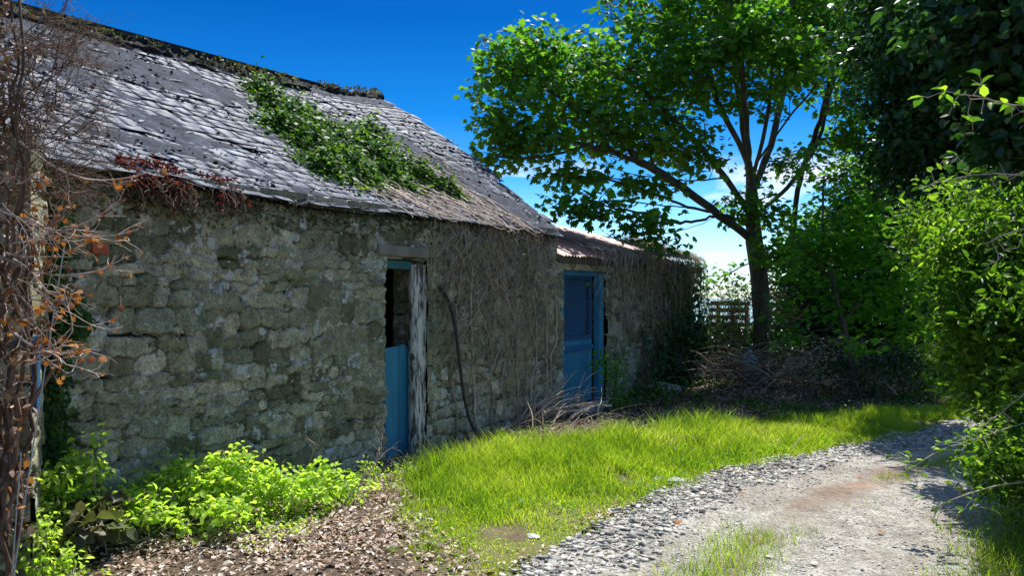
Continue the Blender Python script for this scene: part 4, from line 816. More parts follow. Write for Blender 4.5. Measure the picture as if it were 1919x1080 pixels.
# stonecrop on the eave
for i, (px0, px1, lb, nn_) in enumerate(((225, 345, 'wide dark red stonecrop clump hanging off the eave beside the bare vine', 950), (385, 440, 'small dark red stonecrop tuft on the eave nearer the ivy', 260))):
    def tpx(px): q = (px-960)/F; return (q*WO[1]-WO[0])/(WU[0]-q*WU[1])
    a_, b_ = tpx(px0), tpx(px1); tw = r.uniform(a_, b_, nn_)+r.normal(0, .04, nn_); wv = np.where(r.random(nn_) < .62, r.uniform(-.13, .12, nn_), r.uniform(-.14, -.02, nn_))
    low = (wv < -.02)*np.abs(r.normal(0, .09, nn_)); Pn = on_roof(tw, wv, .03+np.abs(r.normal(0, .02, nn_))-low-.03*(low > 0))
    e = empty('stonecrop', wp((a_+b_)/2, -.1, 2.4)); tag(e, lb, 'plant', 'stonecrop clumps on the eave')
    V, Fq, kv = leaves(OVAL, Pn, UP+rndv(nn_, r), WN+rndv(nn_, r), .032*r.uniform(.5, 1.3, nn_), r=r); part('leaves', V, Fq, M['red_leaf'], e, attrs={'tone': np.repeat(r.random(nn_), kv)})
    Pt = []
    for _ in range(nn_//16):
        t_ = r.uniform(a_, b_); k = 7; u = np.linspace(0, 1, k); Pt.append(WO+(t_+np.cumsum(r.normal(0, .02, k)))[:, None]*WU+(.1+.06*u+np.cumsum(r.normal(0, .01, k)))[:, None]*WN+(2.4-r.uniform(.05, .28)*u)[:, None]*UP)
    V, Fq = tubes(np.array(Pt), .003, 4); part('roots', V, Fq, M['twig_dark'], e, attrs={'tone': np.full(len(V), .4)})
# moss and roots under the eave along the whole wall head
e = empty('eave_moss', wp(-.8, -.05, 2.3)); tag(e, 'brown moss and rootlets packed under the slate eave of the barn', 'moss')
n = 5200; tw = r.uniform(-3.6, 3.15, n); zz_ = 2.39-np.abs(r.normal(0, .06, n))*(1+1.2*noise(tw*2.2, tw*0, 140)); Pn = WO+tw[:, None]*WU+r.uniform(.0, .06, n)[:, None]*WN+zz_[:, None]*UP
V, Fq, kv = leaves(OVAL, Pn, WN+rndv(n, r), -UP+rndv(n, r), .03*r.uniform(.5, 1.4, n), r=r); part('moss', V, Fq, M['dull_leaf'], e, attrs={'tone': np.repeat(r.random(n), kv)})

# ------------------------------------------------------------------ bare vine at the left edge with its pier
pier = empty('stone_pier', at(-30, 900, 4.3)*A(1, 1, 0)); tag(pier, 'rough stone pier at the left edge smothered by a bare vine', 'pier')
pu = A(.93, .37, 0); pn = A(.37, -.93, 0); po = at(-90, 800, 4.25)*A(1, 1, 0)
panel_obj('wall', po-UP*.1, pu, pn, pier, .36, 2.6, .014, 51, smear=.2); panel_obj('wall', po+pu*.35-UP*.1, -pn, pu, pier, .40, 2.6, .016, 53)
mb = MB(); mb.box(po+pu*.03-UP*.1-pn*.03, pu*.30, -pn*.36, UP*2.58); mb.build('core', M['void'], pier)
mb = MB(); mb.box(po+pu*.365+UP*.95-pn*.02, pu*.028, -pn*.08, UP*.42, jit=.003); mb.build('blue_strip', M['blue_dark'], pier, bevel=.004)
e = empty('bare_vine', at(20, 900, 4.1)*A(1, 1, 0)); tag(e, 'tangled leafless vine with curled orange leaves climbing the left edge', 'vine')
r = np.random.default_rng(21); segs = []
def branch(p, d, L_, rad, lvl, bendup=.0, out=None):
    k = 8; P = [p]; q_ = p.copy(); dd_ = d/np.linalg.norm(d)
    for i in range(k-1):
        dd_ = dd_+r.normal(0, .17, 3)+UP*bendup; dd_ /= np.linalg.norm(dd_); q_ = q_+dd_*L_/(k-1); P.append(q_.copy())
    out.append((np.array(P), np.linspace(rad, rad*.55, k)))
    if lvl > 0:
        for _ in range(r.integers(2, 5)):
            j = r.integers(2, k); nd = (P[j]-P[j-1]); nd /= np.linalg.norm(nd); branch(P[j], nd+rndv(1, r)[0]*.75, L_*r.uniform(.45, .8), rad*.6, lvl-1, bendup, out)
big = []; 
for i in range(15):
    x0 = at(r.uniform(-60, 42), 1000, 4.15); x0[2] = r.uniform(0, .5); tp = at(r.uniform(-40, 55), r.uniform(-40, 420), 4.1); P = wiggle(x0, tp, 24, .16, r=r); P[:, 1] += r.uniform(-.12, .0); big.append((P, np.linspace(r.uniform(.010, .024), .006, 24)))
V, Fq = tubes(np.array([b[0] for b in big]), np.array([b[1] for b in big]), 6); part('main_stems', V, Fq, M['twig_dark'], e, attrs={'tone': np.repeat(r.random(len(big)), 144)}, smooth=True)
out = []
for i in range(90):                                           # upper shock of fine dark twigs
    p = at(r.uniform(-30, 110), r.uniform(60, 400), 4.1+r.uniform(-.2, .2)); branch(p, A(r.uniform(-.1, 1.1), r.uniform(-.4, .3), r.uniform(-.3, .8)), r.uniform(.18, .36), .0035, 3, .0, out)
V, Fq = tubes(np.array([b[0] for b in out]), np.array([b[1] for b in out]), 4); part('fine_twigs', V, Fq, M['twig_dark'], e, attrs={'tone': np.repeat(r.random(len(out)), 32)}); tips_d = np.array([b[0][-1] for b in out]); print('twigs', len(out))
out = []
for i in range(26):                                           # pale arching twigs
    p = at(r.uniform(0, 60), r.uniform(330, 700), 4.0+r.uniform(-.2, .1)); branch(p, A(r.uniform(-.2, 1.2), r.uniform(-.5, .2), r.uniform(-.5, .35)), r.uniform(.16, .32), .0045, 2, .0, out)
for pts in ([(10, 400), (90, 430), (170, 455), (215, 455), (260, 430)], [(0, 480), (90, 530), (150, 520), (220, 500)], [(30, 260), (110, 330), (170, 350), (260, 330)], [(20, 620), (70, 660), (110, 690)], [(40, 430), (110, 450), (190, 410), (225, 380)], [(60, 440), (120, 560), (95, 640)]):
    P = densify(np.array([at(px, py, 3.95) for px, py in pts]), .02); P = P[np.linspace(0, len(P)-1, 8).astype(int)]; out.append((P, np.linspace(.007, .003, 8)))
    for j in (3, 5, 6): branch(P[j], (P[j]-P[j-1])*8+rndv(1, r)[0]*.5, .16, .003, 1, 0, out)
V, Fq = tubes(np.array([b[0] for b in out]), np.array([b[1] for b in out]), 5); part('pale_twigs', V, Fq, M['twig_pale'], e, attrs={'tone': np.repeat(r.random(len(out)), 40)})
Pn = np.array([b[0][r.integers(3, 8)] for b in out]); Pn = np.concatenate([Pn, np.array([at(r.normal(48, 18), r.uniform(400, 1000), 3.98+r.normal(0, .06)) for _ in range(60)])]); Pn = Pn[r.random(len(Pn)) < .7]; n = len(Pn)
V, Fq, kv = leaves(LOBED, Pn, rndv(n, r)+A(0, -.6, .3), rndv(n, r)-UP*.5, .04*r.uniform(.4, 1.3, n), r=r); part('dry_leaves', V, Fq, M['orange_leaf'], e, attrs={'tone': np.repeat(r.random(n), kv)})
n = 700; Pn = np.array([at(r.normal(5, 26), r.uniform(0, 1000), 4.15+r.normal(0, .08)) for _ in range(n)])
V, Fq, kv = leaves(OVAL, Pn, rndv(n, r)+A(0, -.5, .3), rndv(n, r)-UP*.5, .05*r.uniform(.4, 1.2, n), r=r); part('brown_leaves', V, Fq, M['litter'], e, attrs={'tone': np.repeat(r.random(n)*.5, kv)})
# green ivy climbing behind the vine, in the corner
e = empty('ivy', wp(-3.3, -.05, 1)); tag(e, 'narrow strip of dark green ivy climbing the wall next to the bare vine', 'ivy')
n = 2200; tw = -3.34+r.normal(0, .06, n); zz_ = r.uniform(.1, 2.35, n); tw += .12*np.exp(-((zz_-1.45)/.15)**2)*r.random(n)*2; Pn = WO+tw[:, None]*WU+r.uniform(.03, .12, n)[:, None]*WN+zz_[:, None]*UP
V, Fq, kv = leaves(IVY, Pn, WN+UP*.4+rndv(n, r)*.6, -UP+rndv(n, r)*.6, .055*r.uniform(.5, 1.2, n), r=r); part('leaves', V, Fq, M['ivy'], e, attrs={'tone': np.repeat(r.random(n)*.6, kv)})
# cords
for pts, lb, rad in (([(122, 455), (112, 540), (95, 620), (75, 720), (58, 830), (38, 960), (25, 1085)], 'pale cord slanting down from the vine in front of the wall', .0032), ([(40, 850), (25, 930), (12, 1000), (22, 1085)], 'shorter thin cord at the foot of the vine', .0028)):
    P = np.array([at(px, py, 3.9) for px, py in pts]); b_ = P[-1].copy(); P = densify(P, .03); V, Fq = tubes(P[None], rad, 6); o = mesh_np('cord', V, Fq, M['wire'], attrs={'tone': np.full(len(V), .6)}, smooth=True, base=b_); tag(o, lb, 'cord')

# ------------------------------------------------------------------ hose on the wall
P = np.array([wp(*a_) for a_ in ((.62, -.05, 1.68), (.72, -.09, 1.66), (.82, -.12, 1.55), (.92, -.13, 1.40), (.93, -.13, 1.2), (.88, -.12, .95), (.84, -.12, .7), (.84, -.13, .45), (.88, -.16, .25), (1.0, -.22, .06), (1.12, -.3, .03))]); P = densify(P, .02)
b_ = P[-1].copy(); V, Fq = tubes(P[None], .017, 10); o = mesh_np('hose', V, Fq, M['rubber'], attrs={'tone': np.full(len(V), .5)}, smooth=True, base=b_); tag(o, 'black rubber hose curving down the wall beside the half door', 'hose')

# ------------------------------------------------------------------ boundary wall, pallet, sack
bw = empty('boundary_wall', G(5.1, 16.6)); tag(bw, 'low overgrown rubble wall running behind the sycamore trunk', 'wall')
bu = A(1, -.04, 0); bu /= np.linalg.norm(bu); panel_obj('stones', A(3.3, 16.5, -.15), bu, A(-bu[1], -1, 0)*A(-1, 1, 1), bw, 8.5, 1.15, .03, 61, top=lambda s: 1.02+.12*np.sin(s*2.1)+.1*noise(s*4, s*0, 7))
mb = MB(); mb.box(A(3.3, 16.53, -.15), bu*8.5, A(0, .45, 0), UP*1.05); mb.build('core', M['rock'], bw)
pal = empty('pallet', at(1340, 610, 16.3)); tag(pal, 'weathered wooden pallet standing on the low wall left of the tree trunk', 'pallet')
for i in range(4): mb = MB(); y_ = 572+i*13; a_ = at(1332-i*2, y_, 16.45); b_ = at(1406-i*2, y_+2, 16.4); mb.box(a_, b_-a_, A(0, .02, 0), UP*.085, jit=.004); mb.build('slat', M['wood'], pal)
for x_ in (1345, 1372, 1398): mb = MB(); mb.box(at(x_, 626, 16.48), A(.06, 0, 0), A(0, .08, 0), UP*.66, jit=.004); mb.build('post', M['wood'], pal)
# crumpled sack against the trunk
an, hh_ = np.meshgrid(np.linspace(0, 2*np.pi, 28, endpoint=False), np.linspace(0, 1, 22), indexing='ij')
rr = (.13*(1-hh_**3)*(.8+.5*np.sin(hh_*2.6))+.02)*(1+.5*(fbm(an*1.5, hh_*5, 3, 150)-.5)); c_ = at(1408, 705, 14.6)
V = np.stack([c_[0]+rr*np.cos(an)+.04*np.sin(hh_*5), c_[1]+rr*np.sin(an), 0*rr+hh_*.62], -1); idx = np.arange(an.size).reshape(an.shape); ix = np.vstack([idx, idx[:1]])
o = mesh_np('sack', V.reshape(-1, 3), np.stack([ix[:-1, :-1], ix[1:, :-1], ix[1:, 1:], ix[:-1, 1:]], -1).reshape(-1, 4), M['sack'], base=c_*A(1, 1, 0), smooth=True); tag(o, 'crumpled blue and white plastic sack standing at the sycamore foot', 'sack')

# ------------------------------------------------------------------ brambles and sticks
def sticks(name, label, cat, n, cx, cy, sx, sy, h, ln, rad, mat, seed, kind=None, arch=.1, rot=None):
    r_ = np.random.default_rng(seed); Pt = []; Rr = []
    for i in range(n):
        x, y = r_.normal(cx, sx), r_.normal(cy, sy)
        if wallside(x, y) < .12: continue
        a_ = r_.uniform(0, 6.28) if rot is None else r_.normal(rot, .5); l = r_.uniform(.4, 1)*ln; el = abs(r_.normal(0, .35)); z0 = abs(r_.normal(0, h*.5))+float(gz(x, y))+.01
        d = A(math.cos(a_)*math.cos(el), math.sin(a_)*math.cos(el), math.sin(el)); p0 = A(x, y, z0); p1 = p0+d*l; p1[2] = min(p1[2], h*1.8+.1)
        if wallside(*p1[:2]) < .05: p1 = p1+WN*(.08-wallside(*p1[:2]))
        P = wiggle(p0, p1, 8, .06*l, -arch*l, r_); P[:, 2] = np.maximum(P[:, 2], gz(P[:, 0], P[:, 1])+.006); Pt.append(P); Rr.append(np.linspace(1, .5, 8)*rad*r_.uniform(.4, 1.4))
    V, Fq = tubes(np.array(Pt), np.array(Rr), 5); o = mesh_np(name, V, Fq, mat, attrs={'tone': np.repeat(r_.random(len(Pt)), 40)}, smooth=True, base=G(cx, cy)); tag(o, label, cat, kind=kind); return o
def gp(px, py): d = F*EYE/(py-HZ); return A((px-960)/F*d, d, 0)
c_ = gp(980, 800); sticks('brushwood', 'heap of grey cut sticks against the wall between the blue doors', 'brushwood', 260, c_[0]-.1, c_[1]+.25, .40, .36, .3, .9, .006, M['twig'], 1, rot=.9)
c_ = gp(1150, 830); sticks('brushwood', 'flat scatter of pale twigs along the far edge of the bright grass', 'brushwood', 420, c_[0], c_[1]+.3, .8, .45, .04, .4, .0045, M['twig'], 2, kind='stuff', arch=.02)
c_ = gp(1560, 735); sticks('brushwood', 'long bare bramble canes lying in front of the dark hedge', 'brushwood', 300, c_[0]+.2, c_[1]+.7, 1.4, .6, .4, 1.6, .007, M['twig'], 3, arch=.12)
c_ = gp(1350, 720); sticks('brushwood', 'dark broken sticks under the pallet by the shed corner', 'brushwood', 240, c_[0], c_[1], .9, .6, .4, 1.0, .008, M['twig_dark'], 4, arch=.12)
c_ = gp(1290, 650)
r_ = np.random.default_rng(33); out = []
r = r_
for i in range(120): p = A(r_.uniform(3.8, 5.6), r_.uniform(15.4, 16.4), r_.uniform(.6, 1.2)); branch(p, A(r_.normal(0, .5), r_.normal(0, .3), 1), r_.uniform(.3, .7), .006, 2, .02, out)
V, Fq = tubes(np.array([b[0] for b in out]), np.array([b[1] for b in out]), 4); o = mesh_np('bramble', V, Fq, M['twig_dark'], attrs={'tone': np.full(len(V), .4)}, base=A(4.7, 16, .5)); tag(o, 'leafless twiggy bramble against the pale sky over the low wall', 'bramble')
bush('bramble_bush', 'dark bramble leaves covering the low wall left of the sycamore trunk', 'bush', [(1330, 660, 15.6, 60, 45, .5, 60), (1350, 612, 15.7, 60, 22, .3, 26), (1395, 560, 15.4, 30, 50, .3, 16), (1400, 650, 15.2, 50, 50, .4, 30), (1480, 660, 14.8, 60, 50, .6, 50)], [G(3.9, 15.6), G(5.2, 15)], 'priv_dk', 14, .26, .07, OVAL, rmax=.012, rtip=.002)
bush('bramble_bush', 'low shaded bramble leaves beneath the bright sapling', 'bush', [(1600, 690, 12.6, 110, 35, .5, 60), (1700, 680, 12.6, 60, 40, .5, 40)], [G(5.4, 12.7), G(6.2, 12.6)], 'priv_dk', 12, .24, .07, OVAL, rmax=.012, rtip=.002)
bush('bramble_bush', 'green weeds sprouting right beside the wide blue door', 'bush', [(1145, 690, 10.8, 22, 30, .15, 14), (1170, 740, 11.0, 30, 25, .25, 16), (1120, 680, 10.9, 14, 14, .1, 5)], [G(1.35, 10.85), G(1.6, 11)], 'elder', 10, .13, .06, OVAL, rmax=.008, rtip=.0015)
bush('bramble_bush', 'dull clump of weeds between the shed door and the litter patch', 'bush', [(1230, 740, 11.2, 50, 25, .3, 26), (1300, 735, 12, 40, 20, .3, 16)], [G(2.1, 11.2), G(2.7, 11.9)], 'ivy', 10, .16, .06, OVAL, rmax=.008, rtip=.0015)

# ------------------------------------------------------------------ rose shrubs and weeds in front of the barn
GR = 'young rose bushes along the foot of the barn'
shr = [(165, 900, 4.95, 34, 75, 30, 'tallest upright rose shoot nearest the bare vine'), (85, 950, 4.7, 45, 75, 34, 'leafy rose bush at the foot of the bare vine'), (330, 910, 5.5, 50, 45, 50, 'rounded rose bush under the middle of the long wall'), (430, 900, 5.6, 62, 46, 70, 'fullest rose bush with a raised crown below the barn wall'), (510, 920, 5.7, 50, 40, 44, 'rose bush just right of the fullest one'), (590, 920, 5.9, 50, 42, 46, 'loose rose bush left of the dead stalks'), (400, 970, 5.2, 70, 28, 36, 'low rose growth in front of the fullest bush'), (650, 925, 6.2, 40, 26, 26, 'small rose bush nearest the half blue door'), (250, 950, 5.1, 55, 34, 36, 'low pale rose bush between the dull weeds and the wall')]
for px, py, Yd, rx, ry, n, lb in shr:
    b_ = at(px, py, Yd); bush('rose_bush', lb, 'rose bush', [(px, py, Yd, rx*1.35, ry*1.05, .26, n*1.1), (px+8, py-ry*.7, Yd, rx*.7, ry*.6, .12, n*.3)], [G(b_[0]-.05, Yd), G(b_[0]+.08, Yd+.05)], 'rose', 8, .08, .052, OVAL, group=GR, bark='twig', rtip=.0012, rmax=.006, step=.07, up=.7, droop=.1)
bush('dock_plant', 'dull broad leaved weed in the left foreground', 'weed', [(190, 965, 4.9, 50, 30, .2, 12), (150, 990, 4.7, 40, 25, .15, 8)], [G(-2.45, 4.85), G(-2.55, 4.75)], 'dull_leaf', 5, .10, .12, OVAL, bark='twig', rtip=.0015, rmax=.006, step=.08)
bush('rose_bush', 'low green shoots at the bottom left corner', 'rose bush', [(70, 1010, 4.5, 40, 60, .2, 34), (110, 1060, 4.4, 60, 25, .15, 20)], [G(-2.6, 4.45), G(-2.5, 4.4)], 'rose', 12, .08, .038, OVAL, bark='twig', rtip=.0012, rmax=.005, step=.07, group=GR)
bush('nettle', 'grey leaved weeds around the dead stalks left of the bright grass', 'weed', [(690, 890, 6.7, 30, 22, .2, 16), (745, 885, 7.0, 35, 14, .2, 12)], [G(-1.2, 6.7), G(-1.0, 7.)], 'rose', 12, .07, .03, OVAL, bark='twig', rtip=.001, rmax=.004, step=.06)
# dead stalks
for pts, lb in (([(560, 885, 6.2), (590, 830, 6.2), (612, 782, 6.15)], 'leaning dry stalk standing before the barn wall'), ([(700, 860, 6.7), (712, 820, 6.7), (720, 788, 6.7)], 'short dry stalk in front of the half blue door'), ([(610, 1010, 5.5), (650, 940, 5.6), (700, 880, 5.7), (720, 850, 5.8)], 'long bent dry stalk at the edge of the litter'), ([(640, 1000, 5.6), (665, 950, 5.7), (680, 900, 5.8)], 'dark dry stalk beside the long bent one')):
    P0 = np.array([at(*p) for p in pts]); P0[0, 2] = gz(P0[0, 0], P0[0, 1]); out = []; r = np.random.default_rng(int(pts[0][0])); P = densify(P0, .02); P = P[np.linspace(0, len(P)-1, 8).astype(int)]+r.normal(0, .006, (8, 3)); out.append((P, np.linspace(.006, .003, 8)))
    for j in (3, 4, 5, 6, 7): branch(P[j], (P[j]-P[j-1])*6+rndv(1, r)[0]*.5, .12, .0025, 1, .0, out)
    V, Fq = tubes(np.array([b[0] for b in out]), np.array([b[1] for b in out]), 5); o = mesh_np('dead_stalk', V, Fq, M['twig'], attrs={'tone': np.full(len(V), .3)}, base=P0[0]); tag(o, lb, 'dead stalk', 'dry stalks before the barn')

# ------------------------------------------------------------------ grass
r = np.random.default_rng(41)
def blades(P, h, wd, lean, tone):
    n = len(P); a_ = r.uniform(0, 2*np.pi, n); side = np.stack([np.cos(a_), np.sin(a_), 0*a_], 1); b_ = r.uniform(0, 2*np.pi, n); ln = np.stack([np.cos(b_), np.sin(b_), 0*b_], 1)*(lean*h)[:, None]*r.uniform(.3, 1.6, n)[:, None]
    s_ = side*(wd[:, None]); m1 = P+UP*(h*.55)[:, None]+ln*.3; tp = P+UP*h[:, None]*.95+ln
    V = np.stack([P-s_, P+s_, m1-s_*.8, m1+s_*.8, tp], 1).reshape(-1, 3); i = (np.arange(n)*5)[:, None, None]; Fq = (i+np.array([(0, 1, 3), (0, 3, 2), (2, 3, 4)])[None]).reshape(-1, 3)
    return V, Fq, np.repeat(tone, 5)
def scatter(n, x0, x1, y0, y1, dens):
    x = r.uniform(x0, x1, n); y = r.uniform(y0, y1, n); d = dens(x, y); k = r.random(n) < d; return x[k], y[k]
def vdens(x, y): v, sd, wd = verge(x, y); c = sst(.36, .52, fbm(x*3.3, y*3.3, 4, 160)); near = sst(5.0, 7.2, y); return v*(.22+.78*np.maximum(c, near))
x, y = scatter(700000, -1.6, 9, 4, 13.5, vdens); v, sd, wd = verge(x, y)
inner = np.exp(-((x-np.interp(y, GE_Y, GE_X)-.25)/.35)**2); n_ = fbm(x*1.8, y*1.8, 3, 170)
h = (.045+.085*sst(5.2, 7.6, y)+.07*inner*sst(6.3, 8, y)*sst(10.5, 8.5, y)-.035*sst(8.6, 10, y))*r.uniform(.4, 1.5, len(x))*(.35+1.35*n_); edge_ = sst(0, .5, -sd-wd*.5-.35); h *= .45+.55*edge_
tuft = sst(.60, .68, fbm(x*4.5, y*4.5, 3, 260)); bare = sst(.64, .70, fbm(x*2.1, y*2.1, 4, 262)); kp = r.random(len(x)) > bare*.75; h = h*(1+.3*tuft)*(1-.4*bare); x, y, h, tuft, v, sd, wd = (q_[kp] for q_ in (x, y, h, tuft, v, sd, wd))
V, Fq, tn = blades(np.stack([x, y, gz(x, y)-.005], 1), h, r.uniform(.0016, .0032, len(x))*(1+y*.05), np.full(len(x), .55), np.clip(.62*r.random(len(x))+.9*(fbm(x*1.6, y*1.6, 4, 171)-.38)+.25*sst(6.2, 4.8, y), 0, 1)*(1-.45*tuft)+.0)
o = mesh_np('grass', V, Fq, M['grass'], attrs={'tone': tn}); tag(o, 'bright green grass verge between the track rubble and the barn', 'grass', kind='stuff'); print('blades', len(x))
xw, yw = scatter(9000, -1.3, 6, 4.2, 9.5, lambda a, b: verge(a, b)[0]*sst(.52, .62, fbm(a*2.6, b*2.6, 3, 270))); nw = len(xw)
V, Fq, kv = leaves(OVAL, np.stack([xw, yw, gz(xw, yw)+r.uniform(.015, .07, nw)], 1), UP+rndv(nw, r)*.5, rndv(nw, r), r.uniform(.015, .04, nw), r=r); o = mesh_np('verge_weeds', V, Fq, M['elder'], attrs={'tone': np.repeat(r.random(nw), kv)}); tag(o, 'small clover and broad leaved weeds mixed into the bright verge', 'weeds', kind='stuff')
def mdens(x, y): sd, wd = tdist(x, y); c = sst(.46, .58, fbm(x*1.5+8, y*1.5, 4, 180)+.32*sst(5.9, 4.9, y)-.12*np.exp(-((y-6.3)/.7)**2)); return np.exp(-((sd+.14)/.20)**2)*c
x, y = scatter(160000, -.5, 7, 3.8, 11, mdens); h = r.uniform(.03, .10, len(x))*(.6+.6*sst(6, 4.8, y))
def rdens(x, y): sd, wd = tdist(x, y); return sst(-.05, .35, sd-wd*.5+.5*(fbm(x*2, y*2, 3, 190)-.5))*sst(1.6, 1.1, sd-wd*.5)
x2, y2 = scatter(110000, 1.5, 9, 3.6, 11, rdens); h2 = r.uniform(.04, .16, len(x2))
V, Fq, tn = blades(np.stack([x, y, gz(x, y)+.02], 1), h, r.uniform(.0014, .0026, len(x)), np.full(len(x), .8), r.random(len(x))*.8); o = mesh_np('grass', V, Fq, M['grass'], attrs={'tone': tn}); tag(o, 'thin grass growing along the crown of the track', 'grass', kind='stuff')
V, Fq, tn = blades(np.stack([x2, y2, gz(x2, y2)], 1), h2, r.uniform(.0016, .003, len(x2)), np.full(len(x2), .7), r.random(len(x2))*.6); o = mesh_np('grass', V, Fq, M['grass'], attrs={'tone': tn}); tag(o, 'grass on the right side of the track under the hedge', 'grass', kind='stuff')

# ------------------------------------------------------------------ rubble strip, chips, litter
import bmesh
bm = bmesh.new(); bmesh.ops.create_icosphere(bm, subdivisions=1, radius=1); ICV = np.array([v.co[:] for v in bm.verts]); ICF = np.array([[v.index for v in f.verts] for f in bm.faces])
bm.free()
BXV = np.array([(a, b, c) for a in (-1, 1) for b in (-1, 1) for c in (-1, 1)], float); BXF = np.array([(0, 1, 3), (0, 3, 2), (4, 6, 7), (4, 7, 5), (0, 4, 5), (0, 5, 1), (2, 3, 7), (2, 7, 6), (0, 2, 6), (0, 6, 4), (1, 5, 7), (1, 7, 3)])
ICV, ICF = BXV*.8, BXF
def rocks(P, size, flat, r_):
    n = len(P); V0 = ICV[None]*(1+r_.normal(0, .12, (n, len(ICV), 1)))+r_.normal(0, .24, (n, len(ICV), 3))
    sc = r_.uniform(.45, 1.5, (n, 1, 3)); sc[..., 2] *= flat*.8; V0 = V0*sc*size[:, None, None]; a_ = r_.uniform(0, 6.28, n); t_ = r_.normal(0, .35, n)
    y_ = V0[..., 1]*np.cos(t_)[:, None]-V0[..., 2]*np.sin(t_)[:, None]; z_ = V0[..., 1]*np.sin(t_)[:, None]+V0[..., 2]*np.cos(t_)[:, None]; x_ = V0[..., 0]
    V = np.stack([x_*np.cos(a_)[:, None]-y_*np.sin(a_)[:, None], x_*np.sin(a_)[:, None]+y_*np.cos(a_)[:, None], z_], -1)+P[:, None]
    Fq = (np.arange(n)[:, None, None]*len(ICV)+ICF[None]).reshape(-1, 3); return V.reshape(-1, 3), Fq, np.repeat(r_.random(n), len(ICV))
def gdens(x, y): sd, wd = tdist(x, y); q_ = -sd-wd*.5; return sst(-.30, -.12, q_+.25*(fbm(x*2.5, y*2.5, 3, 200)-.5))*sst(.36, .20, q_+.25*(fbm(x*2.5+9, y*2.5, 3, 203)-.5))
x, y = scatter(220000, -1.2, 8, 3.9, 12, gdens); k = r.permutation(len(x))[:19000]; x, y = x[k], y[k]; s_ = .0045+.019*r.random(len(x))**2.2; s_[:300] *= 1.4
V, Fq, tn = rocks(np.stack([x, y, gz(x, y)+.012+s_*.25], 1), s_, .5, r); o = mesh_np('rubble', V, Fq, M['rubble'], attrs={'tone': tn}); tag(o, 'strip of broken grey slate chips along the left side of the track', 'rubble', kind='stuff')
def cdens(x, y): sd, wd = tdist(x, y); return (np.abs(sd) < wd*.56)*(.35+.65*sst(.5, .65, fbm(x*2.5, y*2.5, 3, 210)))
x, y = scatter(60000, -1., 8, 3.9, 12, cdens); s_ = r.uniform(.003, .009, len(x)); V, Fq, tn = rocks(np.stack([x, y, gz(x, y)+.017], 1), s_, .6, r); o = mesh_np('gravel', V, Fq, M['rock'], attrs={'tone': tn}); tag(o, 'fine loose gravel strewn over the track', 'gravel', kind='stuff')
def ldens(x, y):
    v, sd, wd = verge(x, y); ws = wallside(x, y); return (ws > .05)*(1-v)*((-sd-wd*.5) > .3)*(.25+.75*sst(.4, .6, fbm(x*1.5, y*1.5, 3, 220)))
x, y = scatter(60000, -3.4, .8, 3.9, 8.6, ldens); n = len(x); V, Fq, kv = leaves(OVAL, np.stack([x, y, gz(x, y)+r.uniform(.004, .03, n)], 1), UP+rndv(n, r)*.45, rndv(n, r), r.uniform(.012, .046, n), r=r)
o = mesh_np('leaf_litter', V, Fq, M['litter'], attrs={'tone': np.repeat(r.beta(1.8, 1.3, n), kv)}); tag(o, 'dry brown and bleached leaves covering the ground before the barn', 'leaf litter', kind='stuff')
x, y = scatter(70000, -.5, 9, 8, 16.5, ldens); n = len(x); V, Fq, kv = leaves(OVAL, np.stack([x, y, gz(x, y)+r.uniform(.004, .04, n)], 1), UP+rndv(n, r)*.5, rndv(n, r), r.uniform(.02, .06, n), r=r)
o = mesh_np('leaf_litter', V, Fq, M['litter'], attrs={'tone': np.repeat(r.beta(1.5, 2.2, n), kv)}); tag(o, 'shaded leaf litter and chippings beneath the trees', 'leaf litter', kind='stuff')
Pt = []
for i in range(420):
    x0, y0 = r.uniform(-3.2, .1), r.uniform(4.0, 7.0)
    if ldens(np.array(x0), np.array(y0)) < .1: continue
    a_ = r.uniform(0, 6.28); l = r.uniform(.05, .35); p0 = A(x0, y0, float(gz(x0, y0))+.02); p1 = p0+A(math.cos(a_), math.sin(a_), r.uniform(0, .35))*l; Pt.append(wiggle(p0, p1, 7, .12*l, r=r))
V, Fq = tubes(np.array(Pt), r.uniform(.001, .0032, (len(Pt), 1))*np.linspace(1, .6, 7)[None], 4); o = mesh_np('twig_litter', V, Fq, M['twig'], attrs={'tone': np.repeat(r.random(len(Pt)), 28)}); tag(o, 'thin dry twigs lying among the leaves before the barn', 'twigs', kind='stuff')
x, y = scatter(1000, -3.2, .3, 4.1, 7.2, ldens); n = len(x); V, Fq, kv = leaves(LOBED, np.stack([x, y, gz(x, y)+r.uniform(.02, .045, n)], 1), UP+rndv(n, r)*.8, rndv(n, r), r.uniform(.04, .08, n), r=r)
o = mesh_np('leaf_litter', V, Fq, M['litter'], attrs={'tone': np.repeat(r.random(n)*.75, kv)}); tag(o, 'larger curled brown leaves scattered over the litter', 'leaf litter', kind='stuff')
x, y = scatter(26000, -.2, 7.5, 8.4, 14.5, lambda a, b: ldens(a, b)*sst(.47, .6, fbm(a*1.4, b*1.4, 3, 280))); n = len(x); hh3 = r.uniform(.02, .16, n)*fbm(x*3, y*3, 2, 281)*1.6
V, Fq, kv = leaves(OVAL, np.stack([x, y, gz(x, y)+hh3], 1), UP+rndv(n, r)*.6, rndv(n, r), r.uniform(.03, .07, n), r=r); o = mesh_np('ground_ivy', V, Fq, M['ivy'], attrs={'tone': np.repeat(r.random(n)*.7, kv)}); tag(o, 'shaded low ground ivy spreading under the sycamore and before the shed', 'ground ivy', kind='stuff')
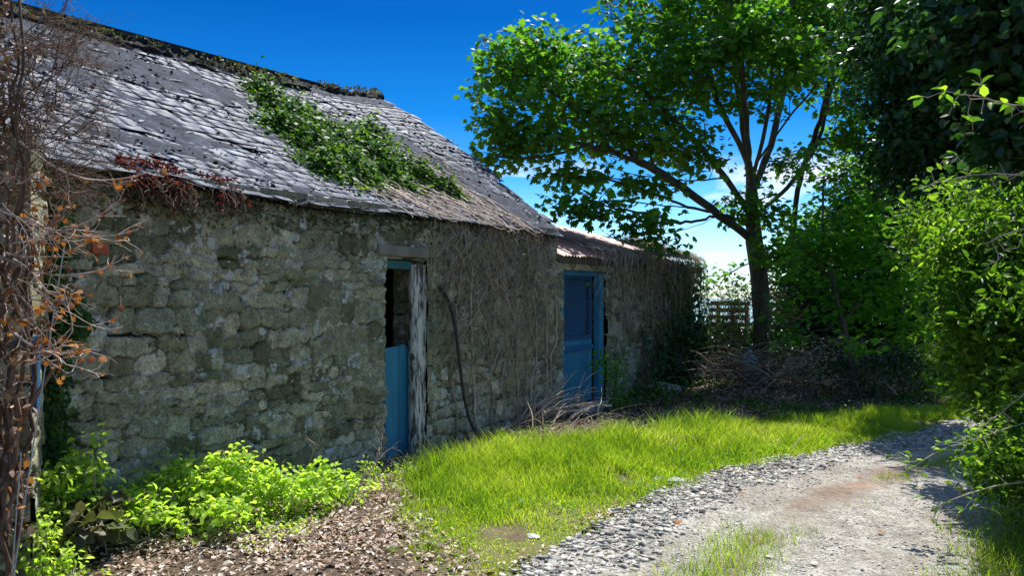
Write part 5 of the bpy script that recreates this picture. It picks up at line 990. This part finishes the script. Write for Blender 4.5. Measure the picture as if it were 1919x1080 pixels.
# low ground weeds in the litter
x, y = scatter(14000, -3.2, -.3, 4.1, 6.9, lambda a, b: ldens(a, b)*sst(.5, .62, fbm(a*2, b*2, 3, 230))); n = len(x); P = np.stack([x, y, gz(x, y)+r.uniform(.01, .05, n)], 1); V, Fq, kv = leaves(OVAL, P, UP+rndv(n, r)*.6, rndv(n, r), r.uniform(.015, .035, n), r=r)
o = mesh_np('ground_weeds', V, Fq, M['rose'], attrs={'tone': np.repeat(r.random(n), kv)}); tag(o, 'small green weeds creeping through the dry leaves', 'weeds', kind='stuff')
# single fallen leaves on the track
for i, (px, py, c, sz, lb) in enumerate(((1272, 988, 'orange_leaf', .075, 'curled yellow leaf on the rubble strip'), (1655, 1003, 'orange_leaf', .06, 'curled ochre leaf in the middle of the right hand wheel track'), (1322, 934, 'litter', .07, 'brown leaf lying on the upper rubble strip'), (1608, 902, 'orange_leaf', .05, 'small yellowish leaf near the reddish patch'), (1525, 1058, 'litter', .06, 'brown leaf near the bottom centre of the track'), (1855, 868, 'litter', .05, 'leaf on the far right of the track'), (1395, 938, 'orange_leaf', .04, 'little leaf where the grass crown starts'), (1440, 1052, 'litter', .06, 'dry leaf beside the grass crown'))):
    p = gp(px, py); r = np.random.default_rng(300+i); t_ = LOBED; V, Fq, kv = leaves(t_, A([0, 0, 0]) if False else np.zeros((1, 3)), UP[None]+rndv(1, r)*.35, rndv(1, r), sz, r=r)
    V[:, 2] += .012+.5*np.linalg.norm(V[:, :2], axis=1)**1.0*.4; p[2] = float(gz(p[0], p[1]))+.022
    o = mesh_np('fallen_leaf', V, Fq, M[c], attrs={'tone': np.full(len(V), .8)}); o.location = p; tag(o, lb, 'fallen leaf', 'single leaves fallen on the track')
for i, (px, py, ra, lb) in enumerate(((1270, 910, .10, 'largest dark slate lump on the upper rubble strip'), (1000, 1015, .05, 'pale stone at the edge of the grass'), (1090, 1020, .06, 'blocky grey stone low on the rubble strip'), (1236, 905, .07, 'flat slate lying left of the largest lump'), (1035, 1058, .06, 'grey stone near the bottom edge of the rubble'), (1240, 930, .06, 'tilted slate in the middle of the rubble'), (1475, 858, .06, 'small slab at the far end of the rubble'))):
    p = gp(px, py); p[2] = float(gz(p[0], p[1]))+ra*.14; boulder('stone', p, ra, 400+i, M['rock'], .32, lb, 'stone', 'larger stones in the rubble strip')
p = gp(1240, 745); p[2] = .02; boulder('boulder', p+A(.1, .6, 0), .30, 420, M['rock'], .5, 'mossy boulder in the shade before the shed wall', 'boulder', sub=3)
